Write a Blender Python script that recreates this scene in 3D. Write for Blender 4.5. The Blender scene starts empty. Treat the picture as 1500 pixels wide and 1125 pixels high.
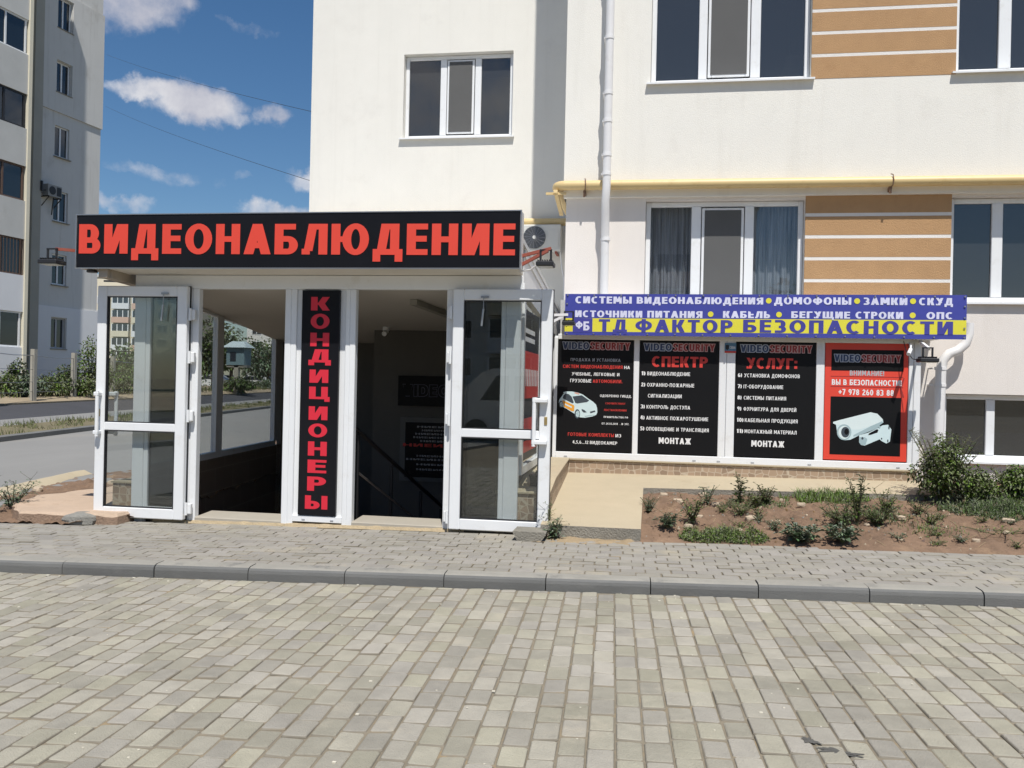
import bpy, math, random
from mathutils import Vector, noise
R = math.radians
random.seed(7)
scene = bpy.context.scene
C = scene.collection

# ------------------------------------------------------------------ camera
cd = bpy.data.cameras.new('camera')
cd.sensor_width = 36.0
cd.lens = 36.0 * 1260.0 / 1500.0
cd.clip_start = 0.05
cd.clip_end = 3000
cam = bpy.data.objects.new('camera', cd)
C.objects.link(cam)
yaw, roll = R(9.0), R(1.26)
fw = Vector((-math.sin(yaw), math.cos(yaw), 0))
rt0 = Vector((math.cos(yaw), math.sin(yaw), 0))
up0 = Vector((0, 0, 1))
rt = rt0 * math.cos(roll) + up0 * math.sin(roll)
up = up0 * math.cos(roll) - rt0 * math.sin(roll)
from mathutils import Matrix
M = Matrix((rt, up, -fw)).transposed().to_4x4()
M.translation = Vector((0, 0, 1.5))
cam.matrix_world = M
scene.camera = cam

# ------------------------------------------------------------------ sun, sky
SUN_AZ, SUN_EL = R(16.5), R(61.4)          # azimuth measured from -Y towards +X
sd = Vector((math.sin(SUN_AZ) * math.cos(SUN_EL), -math.cos(SUN_AZ) * math.cos(SUN_EL), math.sin(SUN_EL)))
sl = bpy.data.lights.new('sun', 'SUN')
sl.energy = 4.6
sl.angle = R(0.53)
sl.color = (1.0, 0.965, 0.90)
so = bpy.data.objects.new('sun', sl)
C.objects.link(so)
so.rotation_euler = sd.to_track_quat('Z', 'Y').to_euler()

scene.view_settings.view_transform = 'Standard'
scene.view_settings.look = 'None'
scene.view_settings.exposure = 0.12
scene.view_settings.gamma = 1.0
scene.cycles.use_denoising = True
scene.cycles.max_bounces = 10
scene.cycles.transparent_max_bounces = 16
scene.cycles.sample_clamp_indirect = 6.0
scene.cycles.caustics_reflective = False
scene.cycles.caustics_refractive = False

world = bpy.data.worlds.new('World')
scene.world = world
world.use_nodes = True
wt = world.node_tree
for n in list(wt.nodes):
    wt.nodes.remove(n)


def wn(t, **kw):
    n = wt.nodes.new(t)
    for k, v in kw.items():
        setattr(n, k, v)
    return n


def wmath(op, a, b=None, c=None, clamp=False):
    n = wt.nodes.new('ShaderNodeMath')
    n.operation = op
    n.use_clamp = clamp
    for i, x in enumerate((a, b, c)):
        if x is None:
            continue
        if isinstance(x, (int, float)):
            n.inputs[i].default_value = x
        else:
            wt.links.new(x, n.inputs[i])
    return n.outputs[0]


sky = wn('ShaderNodeTexSky')
sky.sky_type = 'NISHITA'
sky.sun_disc = False
sky.sun_elevation = SUN_EL
sky.sun_rotation = math.atan2(sd.x, sd.y)
sky.altitude = 50
sky.air_density = 1.0
sky.dust_density = 0.6
sky.ozone_density = 3.0
geo = wn('ShaderNodeTexCoord')
sep = wn('ShaderNodeSeparateXYZ')
nz = wn('ShaderNodeTexNoise')
nz.inputs['Scale'].default_value = 9.0
nz.inputs['Detail'].default_value = 7.0
nz.inputs['Roughness'].default_value = 0.62
wt.links.new(geo.outputs['Generated'], nz.inputs['Vector'])
# directions wobble with the noise so that the cloud outlines are ragged
nc = wn('ShaderNodeVectorMath', operation='SUBTRACT')
wt.links.new(nz.outputs['Color'], nc.inputs[0])
nc.inputs[1].default_value = (0.5, 0.5, 0.5)
ns = wn('ShaderNodeVectorMath', operation='SCALE')
wt.links.new(nc.outputs[0], ns.inputs[0])
ns.inputs['Scale'].default_value = 0.075
na = wn('ShaderNodeVectorMath', operation='ADD')
wt.links.new(geo.outputs['Generated'], na.inputs[0])
wt.links.new(ns.outputs[0], na.inputs[1])
wt.links.new(na.outputs[0], sep.inputs[0])
az = wmath('MULTIPLY', wmath('ARCTAN2', sep.outputs[0], sep.outputs[1]), 57.2958)
el = wmath('MULTIPLY', wmath('ARCSINE', sep.outputs[2]), 57.2958)
CLOUDS = [  # azimuth from +Y, elevation, half width, half height (degrees), density
    (-33.6, 21.9, 3.3, 2.4, 1.0), (-36.5, 22.9, 3.6, 2.6, 1.0), (-31.6, 22.2, 1.6, 1.2, .9),
    (-29.2, 16.5, 2.8, 1.4, 1.1), (-32.2, 17.0, 2.2, .75, .9), (-27.4, 15.9, 1.5, .7, .8),
    (-25.2, 16.3, 1.2, .9, .8), (-22.1, 12.9, 2.0, 0.9, 1.0),
    (-30.5, 12.4, 4.0, .55, .22), (-33.8, 10.4, 2.6, .5, .6), (-24.6, 10.6, 2.2, .7, .8), (-28, 25.5, 2.6, .5, .28),
    (-26, 21.6, 3.0, .3, .2),
    # the rest of the sky, for what the panes mirror
    (150, 30, 22, 5, .8), (205, 18, 25, 4, .8), (100, 25, 20, 4, .7), (175, 48, 14, 5, .5), (60, 14, 18, 3, .8), (-80, 20, 16, 4, .9), (-120, 34, 20, 5, .7),
]
mask = None
for (a0, e0, sa, se, den) in CLOUDS:
    a0 = (a0 + 180) % 360 - 180
    da = wmath('MULTIPLY', wmath('SUBTRACT', az, a0), 1.0 / sa)
    de = wmath('MULTIPLY', wmath('SUBTRACT', el, e0), 1.0 / se)
    d2 = wmath('ADD', wmath('MULTIPLY', da, da), wmath('MULTIPLY', de, de))
    v = wmath('MULTIPLY', wmath('SUBTRACT', 1.25, d2, clamp=True), den)
    mask = v if mask is None else wmath('MAXIMUM', mask, v)
nz2 = wn('ShaderNodeTexNoise')
nz2.inputs['Scale'].default_value = 26.0
nz2.inputs['Detail'].default_value = 6.0
nz2.inputs['Roughness'].default_value = 0.6
wt.links.new(geo.outputs['Generated'], nz2.inputs['Vector'])
m2 = wmath('ADD', mask, wmath('MULTIPLY', wmath('SUBTRACT', nz2.outputs['Fac'], 0.60), 1.7))
mr = wn('ShaderNodeMapRange', interpolation_type='SMOOTHSTEP')
wt.links.new(m2, mr.inputs['Value'])
mr.inputs['From Min'].default_value = -0.1
mr.inputs['From Max'].default_value = 1.05
mr.inputs['To Max'].default_value = 0.93
mx = wn('ShaderNodeMixRGB')
wt.links.new(wmath('MULTIPLY', mr.outputs[0], wmath('GREATER_THAN', mask, 0.001)), mx.inputs['Fac'])
gam = wn('ShaderNodeGamma')
gam.inputs['Gamma'].default_value = 1.0
hsv = wn('ShaderNodeHueSaturation')
hsv.inputs['Saturation'].default_value = 1.22
wt.links.new(sky.outputs[0], hsv.inputs['Color'])
wt.links.new(hsv.outputs[0], mx.inputs['Color1'])
cc = wn('ShaderNodeMixRGB')                    # brighter tops, greyer hearts
cr = wn('ShaderNodeMapRange')
cr.inputs['From Min'].default_value = 0.38
cr.inputs['From Max'].default_value = 0.62
wt.links.new(nz.outputs['Fac'], cr.inputs['Value'])
wt.links.new(cr.outputs[0], cc.inputs['Fac'])
cc.inputs['Color1'].default_value = (6.0, 6.0, 6.7, 1)
cc.inputs['Color2'].default_value = (9.2, 9.1, 9.2, 1)
wt.links.new(cc.outputs[0], mx.inputs['Color2'])
bg = wn('ShaderNodeBackground')
bg.inputs['Strength'].default_value = 0.085
wt.links.new(mx.outputs[0], bg.inputs['Color'])
wo = wn('ShaderNodeOutputWorld')
wt.links.new(bg.outputs[0], wo.inputs['Surface'])


# ------------------------------------------------------------------ materials
MATS = {}


def mat(name, col, rough=0.7, var=0.08, scale=6.0, bump=0.0, bscale=60.0, island=0.0, metallic=0.0, spec=0.5,
        spots=None, spot_scale=3.0, spot_amt=0.5, stretch=None, streak=0.0):
    """Principled material: base colour broken up by two noises, optional per-piece variation, stains and bump."""
    if name in MATS:
        return MATS[name]
    m = bpy.data.materials.new(name)
    m.use_nodes = True
    t = m.node_tree
    N, L = t.nodes, t.links
    b = N['Principled BSDF']
    b.inputs['Roughness'].default_value = rough
    b.inputs['Metallic'].default_value = metallic
    b.inputs['Specular IOR Level'].default_value = spec
    tc = N.new('ShaderNodeTexCoord')
    vec = tc.outputs['Object']
    if stretch:
        mp = N.new('ShaderNodeMapping')
        mp.inputs['Scale'].default_value = stretch
        L.new(vec, mp.inputs['Vector'])
        vec = mp.outputs[0]

    def math_(op, a, bb):
        n = N.new('ShaderNodeMath')
        n.operation = op
        for i, x in enumerate((a, bb)):
            if isinstance(x, (int, float)):
                n.inputs[i].default_value = x
            else:
                L.new(x, n.inputs[i])
        return n.outputs[0]
    val = None
    if var:
        a = N.new('ShaderNodeTexNoise')
        a.inputs['Scale'].default_value = scale
        a.inputs['Detail'].default_value = 6
        a.inputs['Roughness'].default_value = 0.65
        L.new(vec, a.inputs['Vector'])
        c = N.new('ShaderNodeTexNoise')
        c.inputs['Scale'].default_value = scale * 0.17
        c.inputs['Detail'].default_value = 3
        L.new(vec, c.inputs['Vector'])
        s = math_('ADD', math_('MULTIPLY', math_('SUBTRACT', a.outputs['Fac'], 0.5), 2.6 * var),
                  math_('MULTIPLY', math_('SUBTRACT', c.outputs['Fac'], 0.5), 2.2 * var))
        val = math_('ADD', s, 1.0)
    if island:
        g = N.new('ShaderNodeNewGeometry')
        s = math_('ADD', math_('MULTIPLY', math_('SUBTRACT', g.outputs['Random Per Island'], 0.5), 2 * island), 1.0)
        val = s if val is None else math_('MULTIPLY', val, s)
    rgb = N.new('ShaderNodeRGB')
    rgb.outputs[0].default_value = (*col, 1)
    out = rgb.outputs[0]
    if island:
        hs = N.new('ShaderNodeHueSaturation')
        g2 = N.new('ShaderNodeTexWhiteNoise')
        g2.noise_dimensions = '1D'
        L.new(g.outputs['Random Per Island'], g2.inputs['W'])
        L.new(math_('ADD', math_('MULTIPLY', math_('SUBTRACT', g2.outputs['Value'], 0.5), island * 0.16), 0.5), hs.inputs['Hue'])
        L.new(math_('ADD', math_('MULTIPLY', math_('SUBTRACT', g2.outputs['Value'], 0.5), island * 2.4), 1.0), hs.inputs['Saturation'])
        L.new(out, hs.inputs['Color'])
        out = hs.outputs[0]
    if val is not None:
        mm = N.new('ShaderNodeVectorMath')
        mm.operation = 'SCALE'
        L.new(out, mm.inputs[0])
        L.new(val, mm.inputs['Scale'])
        out = mm.outputs[0]
    if spots:
        sn = N.new('ShaderNodeTexNoise')
        sn.inputs['Scale'].default_value = spot_scale
        sn.inputs['Detail'].default_value = 8
        sn.inputs['Roughness'].default_value = 0.7
        L.new(vec, sn.inputs['Vector'])
        r = N.new('ShaderNodeMapRange')
        r.interpolation_type = 'SMOOTHSTEP'
        r.inputs['From Min'].default_value = 0.54
        r.inputs['From Max'].default_value = 0.72
        r.inputs['To Max'].default_value = spot_amt
        L.new(sn.outputs['Fac'], r.inputs['Value'])
        x = N.new('ShaderNodeMixRGB')
        L.new(r.outputs[0], x.inputs['Fac'])
        L.new(out, x.inputs['Color1'])
        x.inputs['Color2'].default_value = (*spots, 1)
        out = x.outputs[0]
    if streak:                                  # rain marks running down the wall
        mp2 = N.new('ShaderNodeMapping')
        mp2.inputs['Scale'].default_value = (5.0, 5.0, .28)
        L.new(tc.outputs['Object'], mp2.inputs['Vector'])
        kn = N.new('ShaderNodeTexNoise')
        kn.inputs['Scale'].default_value = 1.0
        kn.inputs['Detail'].default_value = 7
        kn.inputs['Roughness'].default_value = 0.7
        L.new(mp2.outputs[0], kn.inputs['Vector'])
        r2 = N.new('ShaderNodeMapRange')
        r2.interpolation_type = 'SMOOTHSTEP'
        r2.inputs['From Min'].default_value = 0.5
        r2.inputs['From Max'].default_value = 0.75
        r2.inputs['To Max'].default_value = streak
        L.new(kn.outputs['Fac'], r2.inputs['Value'])
        x2 = N.new('ShaderNodeMixRGB')
        L.new(r2.outputs[0], x2.inputs['Fac'])
        L.new(out, x2.inputs['Color1'])
        x2.inputs['Color2'].default_value = (col[0] * .62, col[1] * .6, col[2] * .57, 1)
        out = x2.outputs[0]
    L.new(out, b.inputs['Base Color'])
    if bump:
        bn = N.new('ShaderNodeTexNoise')
        bn.inputs['Scale'].default_value = bscale
        bn.inputs['Detail'].default_value = 5
        bn.inputs['Roughness'].default_value = 0.6
        L.new(vec, bn.inputs['Vector'])
        bp = N.new('ShaderNodeBump')
        bp.inputs['Strength'].default_value = bump
        bp.inputs['Distance'].default_value = 0.02
        L.new(bn.outputs['Fac'], bp.inputs['Height'])
        L.new(bp.outputs[0], b.inputs['Normal'])
    MATS[name] = m
    return m


def glass_mat(name, tint, refl=1.0, alpha=1.0, dark=(0.02, 0.025, 0.03), rough=0.0):
    """Thin pane: see-through with a Fresnel mirror; alpha < 1 adds a dark body (tinted or dirty pane)."""
    m = bpy.data.materials.new(name)
    m.use_nodes = True
    t = m.node_tree
    N, L = t.nodes, t.links
    for n in list(N):
        N.remove(n)
    tr = N.new('ShaderNodeBsdfTransparent')
    tr.inputs[0].default_value = (*tint, 1)
    base = tr.outputs[0]
    if alpha < 1:
        df = N.new('ShaderNodeBsdfDiffuse')
        df.inputs[0].default_value = (*dark, 1)
        mx_ = N.new('ShaderNodeMixShader')
        mx_.inputs[0].default_value = alpha
        L.new(df.outputs[0], mx_.inputs[1])
        L.new(tr.outputs[0], mx_.inputs[2])
        base = mx_.outputs[0]
    gl = N.new('ShaderNodeBsdfGlossy')
    gl.inputs['Roughness'].default_value = rough
    gl.inputs[0].default_value = (1, 1, 1, 1)
    fr = N.new('ShaderNodeFresnel')             # the same reflectance from both sides of the pane
    gm = N.new('ShaderNodeNewGeometry')
    ma = N.new('ShaderNodeMath')
    ma.operation = 'MULTIPLY_ADD'
    L.new(gm.outputs['Backfacing'], ma.inputs[0])
    ma.inputs[1].default_value = 1 / 1.5 - 1.5
    ma.inputs[2].default_value = 1.5
    L.new(ma.outputs[0], fr.inputs[0])
    mu = N.new('ShaderNodeMath')
    mu.operation = 'MULTIPLY'
    mu.use_clamp = True
    mu.inputs[1].default_value = refl
    L.new(fr.outputs[0], mu.inputs[0])
    mx2 = N.new('ShaderNodeMixShader')
    L.new(mu.outputs[0], mx2.inputs[0])
    L.new(base, mx2.inputs[1])
    L.new(gl.outputs[0], mx2.inputs[2])
    o = N.new('ShaderNodeOutputMaterial')
    L.new(mx2.outputs[0], o.inputs[0])
    MATS[name] = m
    return m


def lace_mat(name, col, fac, stretch):
    m = bpy.data.materials.new(name)
    m.use_nodes = True
    t = m.node_tree
    N, L = t.nodes, t.links
    for n in list(N):
        N.remove(n)
    tr = N.new('ShaderNodeBsdfTransparent')
    df = N.new('ShaderNodeBsdfDiffuse')
    df.inputs[0].default_value = (*col, 1)
    tc = N.new('ShaderNodeTexCoord')
    mp = N.new('ShaderNodeMapping')
    mp.inputs['Scale'].default_value = stretch
    L.new(tc.outputs['Object'], mp.inputs[0])
    nn = N.new('ShaderNodeTexNoise')
    nn.inputs['Scale'].default_value = 1.0
    nn.inputs['Detail'].default_value = 4
    L.new(mp.outputs[0], nn.inputs['Vector'])
    r = N.new('ShaderNodeMapRange')
    r.inputs['From Min'].default_value = 0.3
    r.inputs['From Max'].default_value = 0.7
    r.inputs['To Min'].default_value = fac * 0.5
    r.inputs['To Max'].default_value = min(1, fac * 1.5)
    L.new(nn.outputs['Fac'], r.inputs[0])
    mx_ = N.new('ShaderNodeMixShader')
    L.new(r.outputs[0], mx_.inputs[0])
    L.new(tr.outputs[0], mx_.inputs[1])
    L.new(df.outputs[0], mx_.inputs[2])
    o = N.new('ShaderNodeOutputMaterial')
    L.new(mx_.outputs[0], o.inputs[0])
    MATS[name] = m
    return m


PVC = mat('white_pvc', (.80, .81, .82), .35, var=.03, scale=3, spots=(.55, .52, .46), spot_scale=5, spot_amt=.28)
WALL = mat('white_render', (.80, .778, .722), .9, var=.035, scale=2.5, bump=.22, bscale=90, spots=(.66, .63, .58), spot_scale=1.1, spot_amt=.32, streak=.13)
WALLLOW = mat('cream_render', (.77, .72, .675), .9, var=.035, scale=2.5, bump=.22, bscale=90, spots=(.64, .57, .52), spot_scale=1.3, spot_amt=.32, streak=.14)
OCHRE = mat('ochre_render', (.49, .295, .148), .92, var=.10, scale=5, bump=.6, bscale=110, spots=(.42, .235, .11), spot_scale=3.2, spot_amt=.5)
BANDW = mat('white_band', (.79, .76, .72), .9, var=.04, bump=.4, bscale=90)
GAS = mat('yellow_gas_paint', (.68, .51, .25), .45, var=.06, scale=4, spots=(.5, .33, .13), spot_scale=6, spot_amt=.4)
BRACK = mat('rusty_bracket', (.20, .12, .075), .7, var=.2, scale=20)
RUST = mat('red_oxide_steel', (.33, .085, .055), .6, var=.12, scale=12)
DARKST = mat('dark_steel', (.03, .03, .033), .45, var=.1, metallic=.3)
GREYST = mat('grey_steel', (.42, .42, .43), .35, var=.06, metallic=.8)
PIPEW = mat('white_pipe', (.78, .77, .77), .4, var=.03, spots=(.55, .5, .47), spot_scale=5, spot_amt=.3)
BLACKP = mat('black_print', (.0095, .0095, .0105), .45, var=.15, scale=2, spec=.16)
BLACKV = mat('black_vinyl', (.0095, .0095, .012), .32, var=.25, scale=2.2, bump=.05, bscale=4, spec=.2)
REDV = mat('red_vinyl', (.73, .062, .036), .5, var=.05, scale=3)
CRIM = mat('crimson_vinyl', (.68, .022, .045), .5, var=.05, scale=3)
REDP = mat('red_print', (.62, .045, .035), .5, var=.04)
DREDP = mat('dark_red_print', (.30, .03, .028), .5, var=.04)
WHITEP = mat('white_print', (.80, .80, .80), .5, var=.02)
GREYP = mat('grey_print', (.42, .43, .46), .5, var=.02)
NAVYP = mat('navy_print', (.035, .055, .12), .5, var=.02)
LIGHTBL = mat('pale_outline_print', (.45, .48, .55), .5, var=.02)
LIGHTRD = mat('pink_outline_print', (.60, .38, .36), .5, var=.02)
BLUEB = mat('blue_banner', (.052, .062, .33), .45, var=.07, scale=2.5, bump=.15, bscale=3)
YELB = mat('yellow_banner', (.74, .68, .055), .5, var=.05, scale=2.5, bump=.12, bscale=3)
LAVP = mat('pale_banner_print', (.68, .69, .86), .5, var=.02)
BLUEP = mat('blue_banner_print', (.055, .055, .30), .5, var=.05)
CYANP = mat('pale_cyan_print', (.62, .76, .78), .5, var=.05, scale=8)
CYAND = mat('mid_cyan_print', (.36, .48, .51), .5, var=.08, scale=8)
ORANGEP = mat('orange_print', (.80, .36, .04), .5, var=.1, scale=8)
SLATEP = mat('slate_print', (.05, .065, .08), .5, var=.2, scale=8)
ROADP = mat('road_paver', (.345, .321, .262), .85, var=.20, scale=8, bump=.6, bscale=110, island=.15, spots=(.46, .41, .32), spot_scale=1.7, spot_amt=.65)
WALKP = mat('walk_paver', (.295, .275, .24), .85, var=.11, scale=9, bump=.45, bscale=130, island=.11, spots=(.43, .375, .27), spot_scale=1.0, spot_amt=.7)
PDIRT = mat('paver_edge_dirt', (.20, .178, .14), .95, var=.2, scale=9, spots=(.30, .22, .12), spot_scale=3, spot_amt=.6)
KERBT = mat('kerb_pale_top', (.30, .285, .25), .9, var=.16, scale=7, bump=.4, bscale=120, spots=(.115, .115, .115), spot_scale=2.6, spot_amt=.8)  # paler than the kerb face, laid on the upper faces of the stones
SANDJ = mat('joint_sand', (.22, .187, .135), .95, var=.2, scale=14, bump=.5, spots=(.36, .25, .12), spot_scale=5, spot_amt=.7)
KERB = mat('kerb_concrete', (.145, .145, .140), .85, var=.16, scale=5, bump=.4, bscale=120, island=.07, spots=(.20, .195, .185), spot_scale=3.4, spot_amt=.5, stretch=(.6, 1, 2))
SOIL = mat('brown_soil', (.200, .128, .083), 1, var=.40, scale=11, bump=1.0, bscale=40, spots=(.36, .25, .15), spot_scale=2.6, spot_amt=.6)
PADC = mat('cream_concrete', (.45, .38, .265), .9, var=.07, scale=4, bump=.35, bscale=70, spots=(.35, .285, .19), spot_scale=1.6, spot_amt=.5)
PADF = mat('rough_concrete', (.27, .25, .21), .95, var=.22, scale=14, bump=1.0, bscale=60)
PINKC = mat('pinkish_concrete', (.50, .375, .275), .95, var=.1, scale=8, bump=.6, bscale=60, spots=(.37, .24, .16), spot_scale=3, spot_amt=.5)
LANE = mat('lane_concrete', (.235, .23, .22), .9, var=.07, scale=1.6, bump=.3, bscale=60, spots=(.29, .27, .24), spot_scale=.6, spot_amt=.6, stretch=(1, .35, 1))
ASPH = mat('asphalt', (.052, .052, .058), .9, var=.15, scale=2, bump=.3)
VERGE = mat('dry_verge', (.17, .145, .085), 1, var=.35, scale=2.5, bump=.8, bscale=12, spots=(.09, .10, .04), spot_scale=1.2, spot_amt=.8)
BANK = mat('sandy_bank', (.30, .24, .16), 1, var=.2, scale=2, bump=.6, bscale=10)
GROUND = mat('dry_ground', (.20, .165, .10), 1, var=.25, scale=.6, bump=.4, bscale=8, spots=(.09, .105, .045), spot_scale=.25, spot_amt=.85)
ROCK = mat('grey_rock', (.25, .24, .215), .9, var=.2, scale=14, bump=.8, bscale=50)
PALEROCK = mat('pale_rock', (.46, .37, .27), .9, var=.15, scale=20, bump=.6, bscale=70)
GREEN = mat('leaf_green', (.115, .145, .048), .6, var=.0, island=.45)
GREENB = mat('leaf_blue_green', (.105, .140, .085), .6, var=.0, island=.4)
GREEND = mat('leaf_dark', (.085, .112, .042), .6, var=.0, island=.45)
GREENL = mat('leaf_bright', (.120, .165, .042), .6, var=.0, island=.4)
STEM = mat('plant_stem', (.10, .095, .045), .8, var=.2)
BARK = mat('bark', (.10, .075, .055), .95, var=.3)
FOAM = mat('mounting_foam', (.43, .34, .215), .95, var=.2, scale=20, bump=.8, bscale=60)
APTW = mat('grey_render', (.60, .595, .575), .92, var=.05, scale=.8, bump=.2, bscale=20, spots=(.44, .425, .39), spot_scale=.5, spot_amt=.55, streak=.4)
APTB = mat('pale_render', (.70, .71, .73), .92, var=.05, scale=.8)
APTC = mat('cream_pillar', (.70, .65, .52), .9, var=.06, scale=1)
APTP = mat('weathered_parapet', (.52, .52, .50), .9, var=.10, scale=1.2, spots=(.42, .41, .38), spot_scale=.8, spot_amt=.6)
BROWNW = mat('brown_frame', (.12, .075, .055), .7, var=.2)
CEIL = mat('ceiling_panel', (.62, .59, .54), .8, var=.03)
SOFF = mat('soffit_panel', (.72, .68, .60), .6, var=.05, scale=2, spots=(.5, .45, .36), spot_scale=3, spot_amt=.3)
DTILE = None
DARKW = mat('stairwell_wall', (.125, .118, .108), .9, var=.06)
STEPT = mat('step_tile', (.40, .365, .305), .6, var=.07, scale=7)
BEIGEB = mat('beige_beam', (.40, .34, .27), .7, var=.1)
ACW = mat('ac_casing', (.62, .62, .59), .5, var=.03)
POT = mat('black_pot', (.02, .02, .022), .5)
YELC = mat('yellow_tape', (.8, .6, .1), .6)
ROOFT = mat('roof_sheet', (.66, .66, .65), .5, var=.05)
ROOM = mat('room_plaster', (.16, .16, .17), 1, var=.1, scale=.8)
CARDB = mat('cardboard', (.45, .36, .28), .9)
SCREEN = mat('insect_screen', (.105, .105, .105), .9, var=.06, scale=3)
LEDG = mat('lamp_glass', (.5, .5, .45), .2)
G_DOOR = glass_mat('door_glass', (.91, .93, .925), 1.35, .965, (.06, .06, .055))
G_SIDE = glass_mat('side_glass', (.45, .47, .45), 1.6, .72, (.03, .035, .035))
G_WIN = glass_mat('window_glass', (.50, .52, .54), 2.0, .62, (.075, .078, .08))
G_LACE = glass_mat('clear_window_glass', (.86, .88, .90), 1.5, .95, (.10, .10, .10))
G_APT = glass_mat('flat_glass', (.4, .42, .45), 1.6, .6, (.03, .04, .05))
LACE = lace_mat('lace_curtain', (.80, .82, .85), .50, (34, 4, 1.0))
BLIND = lace_mat('thin_blind', (.30, .31, .32), .45, (2, 2, 22))


def tile_mat(name, tile, grout, sx, sz, plane='xz'):
    """Irregular stone-look tiles with pale grout (Voronoi cells over the face)."""
    m = bpy.data.materials.new(name)
    m.use_nodes = True
    t = m.node_tree
    N, L = t.nodes, t.links
    b = N['Principled BSDF']
    b.inputs['Roughness'].default_value = .55
    tc = N.new('ShaderNodeTexCoord')
    mp = N.new('ShaderNodeMapping')
    mp.inputs['Scale'].default_value = (sx, sx, sz)
    L.new(tc.outputs['Object'], mp.inputs[0])
    v = N.new('ShaderNodeTexVoronoi')
    v.feature = 'DISTANCE_TO_EDGE'
    v.inputs['Scale'].default_value = 1
    v.inputs['Randomness'].default_value = .42
    L.new(mp.outputs[0], v.inputs['Vector'])
    v2 = N.new('ShaderNodeTexVoronoi')
    v2.inputs['Scale'].default_value = 1
    v2.inputs['Randomness'].default_value = .42
    L.new(mp.outputs[0], v2.inputs['Vector'])
    hs = N.new('ShaderNodeHueSaturation')
    sp = N.new('ShaderNodeSeparateColor')
    L.new(v2.outputs['Color'], sp.inputs[0])
    mr_ = N.new('ShaderNodeMapRange')
    mr_.inputs['To Min'].default_value = .82
    mr_.inputs['To Max'].default_value = 1.2
    L.new(sp.outputs[0], mr_.inputs[0])
    L.new(mr_.outputs[0], hs.inputs['Value'])
    hs.inputs['Color'].default_value = (*tile, 1)
    st = N.new('ShaderNodeMapRange')
    st.inputs['From Min'].default_value = .03
    st.inputs['From Max'].default_value = .07
    L.new(v.outputs['Distance'], st.inputs[0])
    x = N.new('ShaderNodeMixRGB')
    L.new(st.outputs[0], x.inputs[0])
    x.inputs[1].default_value = (*grout, 1)
    L.new(hs.outputs[0], x.inputs[2])
    L.new(x.outputs[0], b.inputs['Base Color'])
    MATS[name] = m
    return m


BTILE = tile_mat('beige_tile', (.34, .245, .17), (.50, .42, .32), 12.5, 13)


def course_mat(name, tile, grout, w, h):
    """Large wall or stair tiles in straight courses, seen on faces along Y and Z."""
    m = bpy.data.materials.new(name)
    m.use_nodes = True
    t = m.node_tree
    N, L = t.nodes, t.links
    b = N['Principled BSDF']
    b.inputs['Roughness'].default_value = .4
    tc = N.new('ShaderNodeTexCoord')
    sp = N.new('ShaderNodeSeparateXYZ')
    cb = N.new('ShaderNodeCombineXYZ')
    L.new(tc.outputs['Object'], sp.inputs[0])
    L.new(sp.outputs[1], cb.inputs[0])
    L.new(sp.outputs[2], cb.inputs[1])
    br = N.new('ShaderNodeTexBrick')
    br.inputs['Scale'].default_value = 1
    br.inputs['Brick Width'].default_value = w
    br.inputs['Row Height'].default_value = h
    br.inputs['Mortar Size'].default_value = .005
    br.inputs['Color1'].default_value = (*tile, 1)
    br.inputs['Color2'].default_value = (tile[0] * .86, tile[1] * .86, tile[2] * .85, 1)
    br.inputs['Mortar'].default_value = (*grout, 1)
    L.new(cb.outputs[0], br.inputs['Vector'])
    L.new(br.outputs['Color'], b.inputs['Base Color'])
    MATS[name] = m
    return m


DTILE = course_mat('brown_tile', (.25, .185, .14), (.36, .30, .24), .6, .3)


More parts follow.
